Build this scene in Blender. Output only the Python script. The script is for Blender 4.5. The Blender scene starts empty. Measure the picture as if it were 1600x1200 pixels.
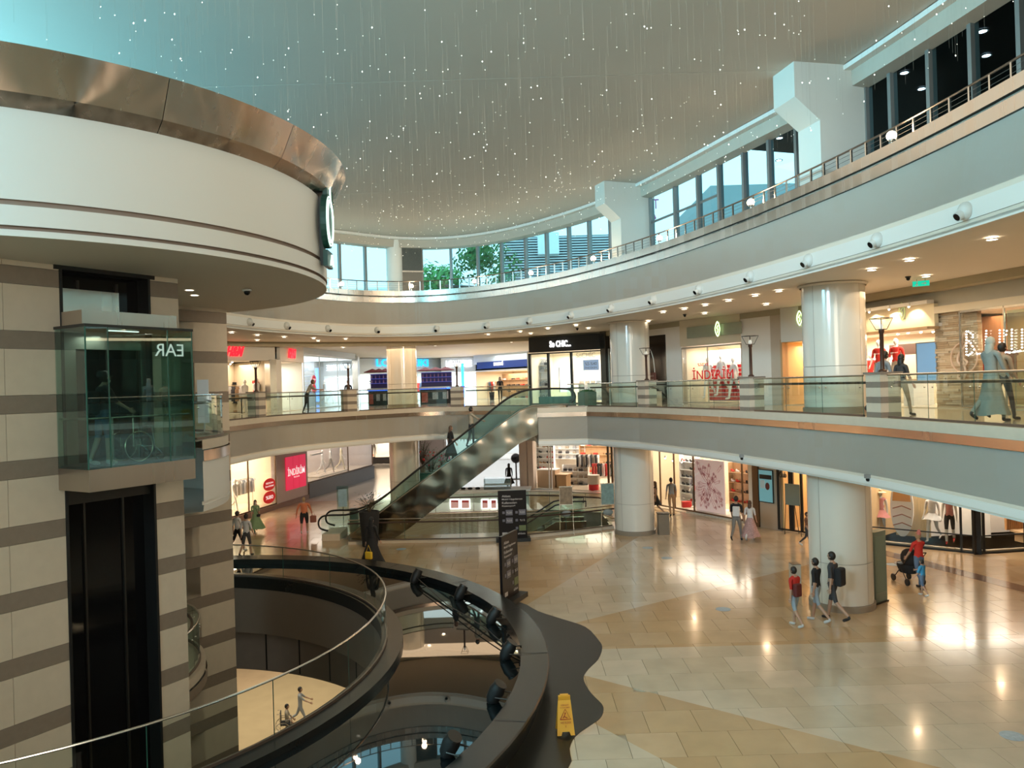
import bpy, bmesh, math, random
from mathutils import Vector, Matrix
from mathutils.geometry import tessellate_polygon
R = random.Random(7)
PI = math.pi
scn = bpy.context.scene
col = scn.collection
# ------------------------------------------------------------------ camera
CZ, FPX, ROLL, PITCH = 6.3, 1200.0, 0.0295, 0.0025
cam_d = bpy.data.cameras.new('camera'); cam = bpy.data.objects.new('camera', cam_d); col.objects.link(cam)
cam_d.lens = 27.0; cam_d.sensor_width = 36.0; cam_d.clip_end = 400; cam_d.clip_start = 0.05
CAM = Matrix.Translation((0, 0, CZ)) @ Matrix.Rotation(PI/2 + PITCH, 4, 'X') @ Matrix.Rotation(-ROLL, 4, 'Z')
cam.matrix_world = CAM
scn.camera = cam
# ------------------------------------------------------------------ light and exposure
scn.view_settings.view_transform = 'Standard'; scn.view_settings.look = 'None'
scn.view_settings.gamma = 1.0; scn.view_settings.use_curve_mapping = False
scn.view_settings.exposure = 0.0
w = bpy.data.worlds.new('sky'); scn.world = w; w.use_nodes = True
w.node_tree.nodes['Background'].inputs[0].default_value = (0.64, 0.92, 1.0, 1)
w.node_tree.nodes['Background'].inputs[1].default_value = 2.2
scn.cycles.max_bounces = 7; scn.cycles.diffuse_bounces = 3; scn.cycles.glossy_bounces = 4
scn.cycles.transmission_bounces = 4; scn.cycles.transparent_max_bounces = 20
scn.cycles.sample_clamp_indirect = 4.0; scn.cycles.caustics_reflective = False; scn.cycles.caustics_refractive = False
WARM = (1.0, 0.71, 0.43); NEUT = (1.0, 0.87, 0.72); COOL = (0.58, 0.88, 1.0)
def area(name, loc, target, sx, sy, power, color):
    d = bpy.data.lights.new(name, 'AREA'); d.shape = 'RECTANGLE'; d.size = sx; d.size_y = sy
    d.energy = power; d.color = color
    o = bpy.data.objects.new(name, d); col.objects.link(o); o.location = loc
    o.rotation_euler = (Vector(target) - Vector(loc)).to_track_quat('-Z', 'Y').to_euler()
    return o
area('daylight_from_the_side_glazing', (-16.9, 11.5, 12.5), (-6, 12, 14.5), 22, 2.8, 7200, (0.28, 0.82, 1.0))
en = area('cool_fill_behind_the_viewer', (-12, -5, 13), (8, 22, 6), 6, 6, 480, (0.58, 0.82, 1.0)); en.data.spread = 1.2  # added cool fill for the right-hand fascias, no entrance stands here
d = bpy.data.lights.new('added_cool_spot', 'SPOT'); d.energy = 12500; d.color = (.55, .85, 1.0); d.spot_size = .8; d.spot_blend = 1.0; d.shadow_soft_size = .8
o = bpy.data.objects.new('added_cool_spot', d); col.objects.link(o); o.location = (-2, -1.5, 13.4); o.rotation_euler = (Vector((5.0, 31, 9.4))-Vector((-2, -1.5, 13.4))).to_track_quat('-Z', 'Y').to_euler()  # added spot in mid-air, brightens the far fascia; no window at this point
area('mall_lights_behind_the_viewer', (2, -5, 8.6), (-9, 14, 7), 8, 4, 760, (1.0, 0.80, 0.60))
area('atrium_warm_fill', (-1, 18, 14.0), (-1, 18, 0), 10, 16, 480, (1.0, 0.80, 0.58))  # added warm fill for the whole atrium, the ceiling has no such fixture
area('gallery_lights_right', (10.2, 17, 8.55), (10.2, 17, 5), 1.6, 14, 220, WARM)
area('gallery_lights_far', (-3, 41.5, 8.5), (-3, 41.5, 5), 16, 2, 260, WARM)
def bulb(x, y, z, power, color=WARM):
    d = bpy.data.lights.new('downlight_bulb', 'POINT'); d.energy = power; d.color = color; d.shadow_soft_size = .07
    o = bpy.data.objects.new('downlight_bulb', d); col.objects.link(o); o.location = (x, y, z)
for x, y in ((10, 14), (10.3, 17.5), (10.8, 21), (10.6, 24.5), (9.0, 28), (7.2, 31.5), (14.5, 20), (15, 24)): bulb(x, y, 3.45, 26)
for x, y, z in ((9, -1, 8.4), (9.2, 2, 8.4), (9.6, 5, 8.4), (9.8, 8, 8.4), (9.4, 0, 3.4), (9.8, 4, 3.4), (10, 8, 3.4), (5, -5, 8.4), (2, -6, 8.4), (6, -6, 3.4)): bulb(x, y, z, 22)  # unseen lamps behind the viewer, added for streaks on the drum's metal
def cornice_spot(x, y, z, tx, ty, tz, power):
    d = bpy.data.lights.new('cornice_spot', 'SPOT'); d.energy = power; d.color = (1.0, .80, .56); d.spot_size = 0.75; d.spot_blend = 0.8; d.shadow_soft_size = .15
    o = bpy.data.objects.new('cornice_spot', d); col.objects.link(o); o.location = (x, y, z); o.rotation_euler = (Vector((tx, ty, tz))-Vector((x, y, z))).to_track_quat('-Z', 'Y').to_euler()
cornice_spot(7.6, 10, 9.1, -9, 33, 7.0, 6500); cornice_spot(7.4, 14, 9.1, -5, 37, 7.2, 4500)
# ------------------------------------------------------------------ from a pixel of the 1600 x 1200 frame to the world
def ray(x, y):
    d = CAM.to_3x3() @ Vector(((x-800)/FPX, (600-y)/FPX, -1)); return d
def px(x, y, z):
    d = ray(x, y); t = (z-CZ)/d.z; return Vector((d.x*t, d.y*t, z))
def pd(x, y, D):
    d = ray(x, y); t = D/d.y; return Vector((d.x*t, D, CZ+d.z*t))
# ------------------------------------------------------------------ materials
MATS = {}
def mat(name, c, rough=0.6, metal=0.0, var=0.06, scale=3.0, bump=0.0, emit=0.0, ecol=None, coat=0.0, stretch=(1,1,1), spec=0.5):
    if name in MATS: return MATS[name]
    m = bpy.data.materials.new(name); m.use_nodes = True; nt = m.node_tree; b = nt.nodes['Principled BSDF']
    b.inputs['Roughness'].default_value = rough; b.inputs['Metallic'].default_value = metal
    b.inputs['Specular IOR Level'].default_value = spec
    if coat: b.inputs['Coat Weight'].default_value = coat; b.inputs['Coat Roughness'].default_value = 0.06
    tc = nt.nodes.new('ShaderNodeTexCoord'); mp = nt.nodes.new('ShaderNodeMapping'); mp.inputs['Scale'].default_value = stretch
    nt.links.new(tc.outputs['Object'], mp.inputs[0])
    no = nt.nodes.new('ShaderNodeTexNoise'); no.inputs['Scale'].default_value = scale; no.inputs['Detail'].default_value = 4
    nt.links.new(mp.outputs[0], no.inputs['Vector'])
    mx = nt.nodes.new('ShaderNodeMix'); mx.data_type = 'RGBA'
    mx.inputs[6].default_value = tuple(max(0, v*(1-var)) for v in c)+(1,)
    mx.inputs[7].default_value = tuple(min(1, v*(1+var)) for v in c)+(1,)
    nt.links.new(no.outputs['Fac'], mx.inputs[0]); nt.links.new(mx.outputs[2], b.inputs['Base Color'])
    if bump:
        bp = nt.nodes.new('ShaderNodeBump'); bp.inputs['Strength'].default_value = bump; bp.inputs['Distance'].default_value = 0.02
        nt.links.new(no.outputs['Fac'], bp.inputs['Height']); nt.links.new(bp.outputs[0], b.inputs['Normal'])
    if emit:
        b.inputs['Emission Color'].default_value = tuple(ecol or c)+(1,); b.inputs['Emission Strength'].default_value = emit
    m.diffuse_color = tuple(c)+(1,)
    MATS[name] = m; return m
def glass(name, tint, refl=0.08, rough=0.0, ior=1.45):
    if name in MATS: return MATS[name]
    m = bpy.data.materials.new(name); m.use_nodes = True; nt = m.node_tree
    for n in list(nt.nodes):
        if n.type == 'BSDF_PRINCIPLED': nt.nodes.remove(n)
    out = [n for n in nt.nodes if n.type == 'OUTPUT_MATERIAL'][0]
    t = nt.nodes.new('ShaderNodeBsdfTransparent'); t.inputs[0].default_value = tuple(tint)+(1,)
    g = nt.nodes.new('ShaderNodeBsdfGlossy'); g.inputs['Roughness'].default_value = rough; g.inputs[0].default_value = (.9,.97,1,1)
    lw = nt.nodes.new('ShaderNodeFresnel'); lw.inputs[0].default_value = ior
    ge = nt.nodes.new('ShaderNodeNewGeometry'); io = nt.nodes.new('ShaderNodeMapRange')
    io.inputs[3].default_value = ior; io.inputs[4].default_value = 1/ior
    nt.links.new(ge.outputs['Backfacing'], io.inputs[0]); nt.links.new(io.outputs[0], lw.inputs[0])
    mu = nt.nodes.new('ShaderNodeMath'); mu.operation = 'ADD'; mu.inputs[1].default_value = refl; mu.use_clamp = True
    nt.links.new(lw.outputs[0], mu.inputs[0])
    mx = nt.nodes.new('ShaderNodeMixShader'); nt.links.new(mu.outputs[0], mx.inputs[0])
    nt.links.new(t.outputs[0], mx.inputs[1]); nt.links.new(g.outputs[0], mx.inputs[2]); nt.links.new(mx.outputs[0], out.inputs[0])
    MATS[name] = m; return m
def brushed(name, c, rough=0.28, bands=6.0):
    """brushed metal: streaks running up the sheet"""
    m = mat(name, c, rough, 1.0, 0.12, bands, 0.0, stretch=(1, 1, 0.02))
    nt = m.node_tree; b = nt.nodes['Principled BSDF']; no = [n for n in nt.nodes if n.type == 'TEX_NOISE'][0]
    r = nt.nodes.new('ShaderNodeMapRange'); r.inputs[3].default_value = rough*0.55; r.inputs[4].default_value = rough*1.5
    nt.links.new(no.outputs['Fac'], r.inputs[0]); nt.links.new(r.outputs[0], b.inputs['Roughness'])
    return m
plaster = mat('white_plaster', (.78,.76,.71), .55, var=.02, scale=.6)
soffit_m = mat('soffit_plaster', (.74,.66,.55), .6, var=.03, scale=.5)
ceil_m = mat('ceiling_plaster', (.60,.55,.48), .7, var=.05, scale=.4)
groove_m = mat('groove_shadow_gap', (.33,.25,.20), .7)
copper = brushed('brushed_copper_band', (.62,.47,.38), .24, 2.5)
steel = brushed('brushed_steel', (.62,.56,.50), .26, 3.0)
steel_g = mat('polished_steel', (.62,.61,.58), .22, 1.0)
dark_metal = mat('dark_metal', (.05,.045,.04), .4, .6)
black = mat('matt_black', (.012,.012,.012), .5)
black_gl = mat('black_glossy_glass', (.006,.006,.007), .08, spec=.35)
cream_stone = mat('cream_stone', (.66,.56,.44), .4, var=.07, scale=5)
brown_stone = mat('brown_stone', (.26,.205,.16), .45, var=.12, scale=9)
granite = mat('black_granite', (.022,.024,.024), .3, var=.3, scale=14)
col_m = mat('column_gloss_paint', (.76,.71,.62), .16, var=.02, coat=.6)
white = mat('white_paint', (.85,.84,.82), .5, var=.02)
rail_glass = glass('greenish_rail_glass', (.74,.88,.84), .05)
edge_m = mat('green_glass_edge', (.03,.12,.09), .2)
shop_glass = glass('shop_glass', (.95,.97,.96), .02)
handrail_m = mat('dark_wood_handrail', (.05,.025,.018), .3)
red = mat('red', (.75,.02,.02), .5)
# ------------------------------------------------------------------ mesh builder
class MB:
    def __init__(s): s.v=[]; s.f=[]; s.mi=[]; s.M=Matrix.Identity(4); s.k=0
    def add(s, vs, fs, k=None):
        n=len(s.v); s.v += [s.M @ Vector(p) for p in vs]
        for f in fs: s.f.append(tuple(i+n for i in f)); s.mi.append(s.k if k is None else k)
        return s
    def box(s, x0,x1,y0,y1,z0,z1,k=None):
        return s.add([(x0,y0,z0),(x1,y0,z0),(x1,y1,z0),(x0,y1,z0),(x0,y0,z1),(x1,y0,z1),(x1,y1,z1),(x0,y1,z1)],
            [(0,3,2,1),(4,5,6,7),(0,1,5,4),(1,2,6,5),(2,3,7,6),(3,0,4,7)],k)
    def tube(s, pts, r, n=8, k=None, cap=True):
        pts=[Vector(p) for p in pts]; rs=r if isinstance(r,(list,tuple)) else [r]*len(pts); vs=[]; fs=[]
        up=None
        for i,p in enumerate(pts):
            a=pts[max(i-1,0)]; b=pts[min(i+1,len(pts)-1)]; t=(b-a).normalized()
            if up is None: up=Vector((0,0,1)) if abs(t.z)<.9 else Vector((0,1,0))
            x=t.cross(up).normalized() if t.cross(up).length>1e-5 else Vector((1,0,0)); y=x.cross(t)
            up=y
            for j in range(n):
                a_=2*PI*j/n; vs.append(p+(x*math.cos(a_)+y*math.sin(a_))*rs[i])
        for i in range(len(pts)-1):
            for j in range(n):
                q=(j+1)%n; fs.append((i*n+j,i*n+q,(i+1)*n+q,(i+1)*n+j))
        if cap: fs.append(tuple(range(n))[::-1]); fs.append(tuple((len(pts)-1)*n+j for j in range(n)))
        return s.add(vs,fs,k)
    def lathe(s, prof, n=24, c=(0,0), k=None, a0=0, a1=2*PI, sx=1, sy=1):
        vs=[]; fs=[]; full=abs(a1-a0-2*PI)<1e-6; m=n if full else n+1
        for j in range(m):
            a=a0+(a1-a0)*j/n
            for r,z in prof: vs.append((c[0]+r*math.cos(a)*sx,c[1]+r*math.sin(a)*sy,z))
        L=len(prof)
        for j in range(n):
            q=(j+1)%m
            for i in range(L-1): fs.append((j*L+i,q*L+i,q*L+i+1,j*L+i+1))
        return s.add(vs,fs,k)
    def ball(s, c, r, n=12, k=None):
        rx,ry,rz=(r,r,r) if not isinstance(r,(tuple,list)) else r
        m=max(4,n//2); vs=[]; fs=[]
        for i in range(m+1):
            t=PI*i/m
            for j in range(n):
                a=2*PI*j/n; vs.append((c[0]+rx*math.sin(t)*math.cos(a),c[1]+ry*math.sin(t)*math.sin(a),c[2]-rz*math.cos(t)))
        for i in range(m):
            for j in range(n):
                q=(j+1)%n; fs.append((i*n+j,i*n+q,(i+1)*n+q,(i+1)*n+j))
        return s.add(vs,fs,k)
    def sweep(s, path, prof, closed=False, k=None, ks=None):
        """path: 2D points; prof: (offset to the left-hand normal, z)"""
        N=len(path); L=len(prof); vs=[]; fs=[]; kk=[]
        for i in range(N):
            a=path[i-1] if (i>0 or closed) else path[0]; b=path[(i+1)%N] if (i<N-1 or closed) else path[-1]
            t=Vector((b[0]-a[0],b[1]-a[1])).normalized(); n=Vector((-t.y,t.x))
            for o,z in prof: vs.append((path[i][0]+n.x*o,path[i][1]+n.y*o,z))
        for i in range(N if closed else N-1):
            q=(i+1)%N
            for j in range(L-1): fs.append((i*L+j,q*L+j,q*L+j+1,i*L+j+1)); kk.append(0 if ks is None else ks[j])
        n0=len(s.f); s.add(vs,fs,k)
        if ks is not None:
            for i,x in enumerate(kk): s.mi[n0+i]=x
        return s
    def prism(s, poly, h0, h1, k=None):
        """poly: 2D x,y outline extruded over z"""
        n=len(poly); tri=tessellate_polygon([[Vector((p[0],p[1],0)) for p in poly]])
        vs=[(p[0],p[1],h0) for p in poly]+[(p[0],p[1],h1) for p in poly]
        fs=[tuple(t) for t in tri]+[tuple(i+n for i in t[::-1]) for t in tri]
        fs+=[(i,(i+1)%n,(i+1)%n+n,i+n) for i in range(n)]
        return s.add(vs,fs,k)
    def at(s, M): s.M=M; return s
    def build(s, name, mats, parent=None, smooth=False, loc=None, sharp=40):
        me=bpy.data.meshes.new(name); me.from_pydata([tuple(v) for v in s.v],[],s.f)
        if not isinstance(mats,(list,tuple)): mats=[mats]
        for m in mats: me.materials.append(m)
        if len(mats)>1:
            for p,i in zip(me.polygons,s.mi): p.material_index=min(i,len(mats)-1)
        me.update()
        bm=bmesh.new(); bm.from_mesh(me); bmesh.ops.recalc_face_normals(bm,faces=bm.faces)
        if smooth:
            th=math.radians(sharp)
            for f in bm.faces: f.smooth=True
            for e in bm.edges:
                if len(e.link_faces)==2 and e.calc_face_angle(0)>th: e.smooth=False
        bm.to_mesh(me); bm.free()
        o=bpy.data.objects.new(name,me); col.objects.link(o)
        if parent: o.parent=parent
        if loc: o.location=loc
        return o
def empty(name, loc=(0,0,0), rz=0):
    o=bpy.data.objects.new(name,None); col.objects.link(o); o.location=loc; o.rotation_euler=(0,0,rz); o.empty_display_size=.2
    return o
def tag(o, label, cat, group=None, kind=None):
    if label: o['label']=label
    if cat: o['category']=cat
    if group: o['group']=group
    if kind: o['kind']=kind
    return o
def struct(name, loc=(0,0,0), label=None):
    o=empty(name,loc); o['kind']='structure'
    if label: o['label']=label
    return o
def S(o,label=None):
    o['kind']='structure'
    if label: o['label']=label
    return o
def dup(o, loc=None, rz=None, parent=None, label=None, scale=None):
    c=o.copy(); col.objects.link(c)
    if parent: c.parent=parent
    if loc is not None: c.location=loc
    if rz is not None: c.rotation_euler=(0,0,rz)
    if label: c['label']=label
    if scale: c.scale=scale
    for ch in [q for q in o.children]: dup(ch,parent=c)
    return c
def catmull(P, n=8, closed=False):
    out=[]; N=len(P)
    rng=range(N) if closed else range(N-1)
    for i in rng:
        g=lambda j: Vector(P[j%N][:2]) if closed else Vector(P[min(max(j,0),N-1)][:2])
        p0,p1,p2,p3=g(i-1),g(i),g(i+1),g(i+2)
        for k in range(n):
            t=k/n
            out.append(.5*((2*p1)+(p2-p0)*t+(2*p0-5*p1+4*p2-p3)*t*t+(3*p1-p0-3*p2+p3)*t**3))
    if not closed: out.append(Vector(P[-1][:2]))
    return [(p.x,p.y) for p in out]
def resample(path, step):
    P=[Vector(p) for p in path]; out=[P[0]]; acc=0
    for a,b in zip(P,P[1:]):
        L=(b-a).length; d=step-acc
        while d<=L: out.append(a+(b-a)*d/L); d+=step
        acc=(acc+L)%step if L>0 else acc
        acc=L-(d-step) if d-step>=0 else acc+L
    return [(p.x,p.y) for p in out]
def slab(poly, z0, z1, name, m, parent=None, holes=()):
    """a horizontal slab with an outline and holes"""
    loops=[[Vector((p[0],p[1],0)) for p in poly]]+[[Vector((p[0],p[1],0)) for p in h] for h in holes]
    tri=tessellate_polygon(loops); flat=[p for l in loops for p in l]; n=len(flat)
    mb=MB(); vs=[(p.x,p.y,z0) for p in flat]+[(p.x,p.y,z1) for p in flat]
    fs=[tuple(t) for t in tri]+[tuple(i+n for i in t[::-1]) for t in tri]
    o=0
    for l in loops:
        k=len(l)
        for i in range(k): fs.append((o+i,o+(i+1)%k,o+(i+1)%k+n,o+i+n))
        o+=k
    mb.add(vs,fs); return mb.build(name,m,parent)
# ------------------------------------------------------------------ writing
_fonts={}
def text(s, name, m, w, h, depth=.02, bold=0.0, parent=None):
    """lettering in the local x-z plane, centred on the origin, facing -y; w x h metres (h None: keep the shape)"""
    cu=bpy.data.curves.new('lettering','FONT'); cu.body=s; cu.align_x='CENTER'; cu.align_y='CENTER'; cu.extrude=.02; cu.offset=bold; cu.resolution_u=3
    t=bpy.data.objects.new('lettering',cu); col.objects.link(t)
    dg=bpy.context.evaluated_depsgraph_get(); me=bpy.data.meshes.new_from_object(t.evaluated_get(dg))
    bpy.data.objects.remove(t)
    xs=[v.co.x for v in me.vertices]; ys=[v.co.y for v in me.vertices]; zs=[v.co.z for v in me.vertices]
    cx=(min(xs)+max(xs))/2; cy=(min(ys)+max(ys))/2; sx=w/max(1e-6,max(xs)-min(xs)); sy=sx if h is None else h/max(1e-6,max(ys)-min(ys))
    zr=max(1e-6,max(zs)-min(zs))
    for v in me.vertices:
        x,y,z=v.co; v.co=((x-cx)*sx, -(z-min(zs))/zr*depth, (y-cy)*sy)
    me.materials.clear(); me.materials.append(m); me.name=name
    o=bpy.data.objects.new(name,me); col.objects.link(o)
    if parent: o.parent=parent
    return o
# ------------------------------------------------------------------ a vertical plane (a wall or a shopfront)
class Front:
    """u runs along the front from A to B, w goes in behind it, z is up"""
    def __init__(s, A, B):
        s.A=Vector(A); s.B=Vector(B); s.t=(s.B-s.A).normalized(); s.L=(s.B-s.A).length
        s.n=Vector((-s.t.y,s.t.x))
        if s.n.dot(s.A)<0 : s.n=-s.n      # n points away from the viewer
        s.ang=math.atan2(s.t.y,s.t.x)
    def p(s,u,w,z): q=s.A+s.t*u+s.n*w; return Vector((q.x,q.y,z))
    def u(s,x,y=600,w=0):
        """u and z where the pixel's ray meets the plane w behind the front"""
        d=ray(x,y); A=s.A+s.n*w
        # A + t*u = d*k
        det=s.t.x*(-d.y)-(-d.x)*s.t.y
        uu=((-A.x)*(-d.y)-(-d.x)*(-A.y))/det; q=A+s.t*uu; k=q.y/d.y
        return uu, CZ+d.z*k
    def M(s,u=0,w=0,z=0):
        q=s.p(u,w,z); M=Matrix(((s.t.x,s.n.x,0,q.x),(s.t.y,s.n.y,0,q.y),(0,0,1,q.z),(0,0,0,1))); return M
    def root(s,name,u=0,w=0,z=0):
        o=empty(name); o.matrix_world=s.M(u,w,z); return o
# ================================================================== THE SETTING
VC = (-10.9, 17.1)      # centre of the round opening in the ground floor
PC = (-10.35, 16.6)     # centre of the pool
def circ(c, r, a0=0, a1=360, n=64):
    m = n if abs(a1-a0) >= 360 else n+1
    return [(c[0]+r*math.cos(math.radians(a0+(a1-a0)*i/n)), c[1]+r*math.sin(math.radians(a0+(a1-a0)*i/n))) for i in range(m)]
# edges of the two gallery levels, as plan curves (near right -> far -> near left)
R2 = [(7.2,-1.5),(7.9,3),(8.15,8),(8.1,12.03),(7.8,15.44),(7.2,18.8),(6.38,22.1),(5.25,25.6),(3.75,29.0),(1.7,32.4),(-1.2,35.3),(-4.2,36.5),(-6.9,35.7),(-8.7,33.6),(-10.0,31.0),(-10.75,28.0),(-11.5,24),(-13,20)]
R1a = [(7.4,-1.5),(8.3,4),(8.6,9),(8.52,12.89),(8.26,16.67),(7.86,19.05),(7.2,21.9),(6.35,25.0),(4.81,29.33)]
R1b = [(0.9,35.2),(-1.2,37.2),(-3.27,38.1),(-5.08,37.6),(-6.8,36.0),(-8.52,33.9),(-9.8,31.2),(-10.3,27.6),(-10.9,24),(-13,20)]
E2 = catmull(R2, 8)
E1 = catmull(R1a, 8)[:-1] + [(4.81,29.33),(3.1,32.1),(1.05,32.2),(0.95,35.15)] + catmull(R1b, 8)[1:]
OUT = [(30,-10),(30,75),(-34,75),(-34,20)]
# left-hand normal of a path walked this way points into the opening; offsets below are therefore negative when they go back
def fascia(root, path, prof, names, mats):
    for (a, b), nm, m in zip(prof, names, mats):
        MB().sweep(path, [a, b]).build(nm, m, root, smooth=True, sharp=25)
# --- ground floor
WAVE_PX=[(811,941),(840,955),(880,968),(915,980),(935,1000),(941,1012),(935,1030),(920,1045),(912,1058),(915,1070),(925,1085),(940,1100),(943,1110),(938,1122),(925,1132),(900,1150),(890,1170),(888,1200)]
wv=[px(x,y,0) for x,y in WAVE_PX]; wv=[(p.x,p.y) for p in wv]
far=[]
for i in range(60):                                      # the scalloped edge runs on round the pool
    a=math.radians(-24-i*2.6); r=11.3+.38*math.sin(math.radians(-24-i*2.6)*18+1.2)
    far.append((PC[0]+r*math.cos(a),PC[1]+r*math.sin(a)))
back=[(PC[0]+11.05*math.cos(math.radians(a)),PC[1]+11.05*math.sin(math.radians(a))) for a in range(178,32,-4)]
wave=catmull(back+wv+far,3,True)
ESC_HOLE=[tuple(px(x,y,0)[:2]) for x,y in [(560,838),(640,836),(780,834),(900,829),(957,822),(940,800),(830,796),(700,800),(590,806)]]
floor=struct('floor')
slab([(-34,-9),(34,-9),(34,78),(-34,78)],-1.3,-.03,'floor_slab',mat('screed',(.35,.28,.2),.6),floor,[circ(PC,10.6,n=72)[::-1],ESC_HOLE])
tan_c=[(.52,.36,.20),(.56,.40,.24),(.49,.33,.18)]; pale_c=[(.58,.49,.37),(.54,.45,.33),(.60,.50,.38)]
def marble(name,c):
    m=mat(name,c,.17,0,.16,1.6,spec=.5,coat=.15); return m
TM=[marble('tan_marble_%d'%i,c) for i,c in enumerate(tan_c)]+[marble('pale_marble_%d'%i,c) for i,c in enumerate(pale_c)]+[mat('brown_marble',(.22,.13,.085),.15,0,.15,2,coat=.2)]
LN=[(px(825,944,0),px(930,880,0)),(px(912,970,0),px(1020,943,0)),(px(941,1014,0),px(1100,1010,0)),(px(912,1055,0),px(1020,1083,0)),(px(930,1131,0),px(1020,1179,0))]
def clip(poly,a,b,keep):
    out=[]; f=lambda p:((b.x-a.x)*(p[1]-a.y)-(b.y-a.y)*(p[0]-a.x))*keep
    for i in range(len(poly)):
        p,q=poly[i],poly[(i+1)%len(poly)]; fp,fq=f(p),f(q)
        if fp>=0: out.append(p)
        if (fp>=0)!=(fq>=0):
            t=fp/(fp-fq); out.append((p[0]+(q[0]-p[0])*t,p[1]+(q[1]-p[1])*t))
    return out
SHOPR=[(7.35,38),(10.1,33.5),(11,31.6),(13.6,28.1),(16,26.6),(24,27.1)]
def d_line(p,L):
    return min(((Vector(p)-(Vector(a)+(Vector(b)-Vector(a))*max(0,min(1,(Vector(p)-Vector(a)).dot(Vector(b)-Vector(a))/(Vector(b)-Vector(a)).length_squared)))).length) for a,b in zip(L,L[1:]))
def in_poly(p,poly):
    c=False
    for i in range(len(poly)):
        a,b=poly[i],poly[i-1]
        if (a[1]>p[1])!=(b[1]>p[1]) and p[0]<(b[0]-a[0])*(p[1]-a[1])/(b[1]-a[1])+a[0]: c=not c
    return c
tiles=[]; TS=.92
for iy in range(13,60):
    for ix in range(-22,24):
        x0=ix*TS+(iy%2)*TS*.5; y0=iy*TS; cx,cy=x0+TS/2,y0+TS/2
        if math.hypot(cx-PC[0],cy-PC[1])<10.9 or abs(cx)>cy*.74+1.5: continue
        if in_poly((cx,cy),ESC_HOLE) or cy>44: continue
        g=.004; base=[(x0+g,y0+g),(x0+TS-g,y0+g),(x0+TS-g,y0+TS-g),(x0+g,y0+TS-g)]
        band=False
        rest=base
        for k in range(len(LN)+1):
            if k<len(LN):
                a,b=LN[k]; piece=clip(rest,a,b,1); rest=clip(rest,a,b,-1)
            else: piece=rest
            if len(piece)>2:
                ar=abs(sum(piece[i-1][0]*piece[i][1]-piece[i][0]*piece[i-1][1] for i in range(len(piece))))/2
                if ar>.04: tiles.append((cy,piece,6 if band else (0 if k in(0,2,4) else 3)+R.randrange(3)))
            if len(rest)<3: break
tiles.sort(key=lambda t:t[0])
for cy,p,k in tiles[:300]: MB().prism(p,-.03,0).build('tile',TM[k],floor)
mb=MB()
for cy,p,k in tiles[300:]: mb.k=k; mb.prism(p,-.03,0)
o=mb.build('distant_tiles',TM,floor); o['kind']='stuff'
far_floor=mat('far_pale_marble',(.62,.56,.48),.13,0,.05,1,coat=.25)
slab([(-34,43.6),(34,43.6),(34,78),(-34,78)],-.03,-.004,'far_floor',far_floor,floor)
slab([(20.5,12),(34,12),(34,43.6),(20.5,43.6)],-.03,-.002,'side_floor',TM[0],floor)
slab([(-34,10),(-20.5,10),(-20.5,43.6),(-34,43.6)],-.03,-.002,'side_floor',TM[0],floor)
slab([(-34,-9),(34,-9),(34,12),(-34,12)],-.03,-.002,'near_floor',TM[1],floor,[circ(PC,10.6,n=72)[::-1]] if 0 else [])  if False else None
slab([(1.2,-9),(34,-9),(34,12),(1.2,12)],-.03,-.002,'near_floor',TM[3],floor)
slab(wave,-.02,.008,'black_stone_border',mat('dark_slate',(.013,.016,.015),.3,0,.15,3,spec=.35),floor,[circ(PC,10.7,n=72)[::-1]])
ba,bb=px(1340,853,0),px(1680,941,0); bt=(bb-ba).normalized(); bn=Vector((-bt.y,bt.x,0))*.3
MB().prism([tuple((ba+bn)[:2]),tuple((bb+bn)[:2]),tuple((bb-bn)[:2]),tuple((ba-bn)[:2])],-.01,.005).build('brown_marble_band',TM[6],floor)
# --- pool: rim wall, water, inner ledge
pool=empty('fountain_pool',(PC[0],PC[1],0)); tag(pool,'round black granite pool of dark still water on the ground floor','pool')
rim=mat('honed_granite',(.013,.015,.015),.26,0,.25,10,spec=.35)
mb=MB(); mb.lathe([(10.37,0.3),(10.37,.5),(10.95,.52),(10.97,.49),(10.97,.42),(10.85,.40),(10.80,0.0)],96); mb.build('rim',rim,pool,smooth=True,sharp=25)
for i in range(20):
    a=math.radians(i*18); MB().tube([(10.37*math.cos(a),10.37*math.sin(a),.521),(10.96*math.cos(a),10.96*math.sin(a),.521)],.004,4).build('rim_joint',black,pool)
water=mat('dark_pool_water',(.004,.007,.008),.015,0,.1,1.2,bump=0,spec=.55)
nt=water.node_tree; n1=nt.nodes.new('ShaderNodeTexNoise'); n1.inputs['Scale'].default_value=9; bp=nt.nodes.new('ShaderNodeBump'); bp.inputs['Strength'].default_value=.035; bp.inputs['Distance'].default_value=.02
nt.links.new(n1.outputs['Fac'],bp.inputs['Height']); nt.links.new(bp.outputs[0],nt.nodes['Principled BSDF'].inputs['Normal'])
o=slab(circ((0,0),10.4,n=96),.20,.34,'water',water,pool,[circ((VC[0]-PC[0],VC[1]-PC[1]),8.2,n=72)[::-1]])
mb=MB(); ox,oy=VC[0]-PC[0],VC[1]-PC[1]
mb.lathe([(8.22,.1),(8.22,.46),(7.72,.46),(7.72,.1)],96,(ox,oy)); mb.build('inner_kerb',rim,pool,smooth=True,sharp=25)
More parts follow.
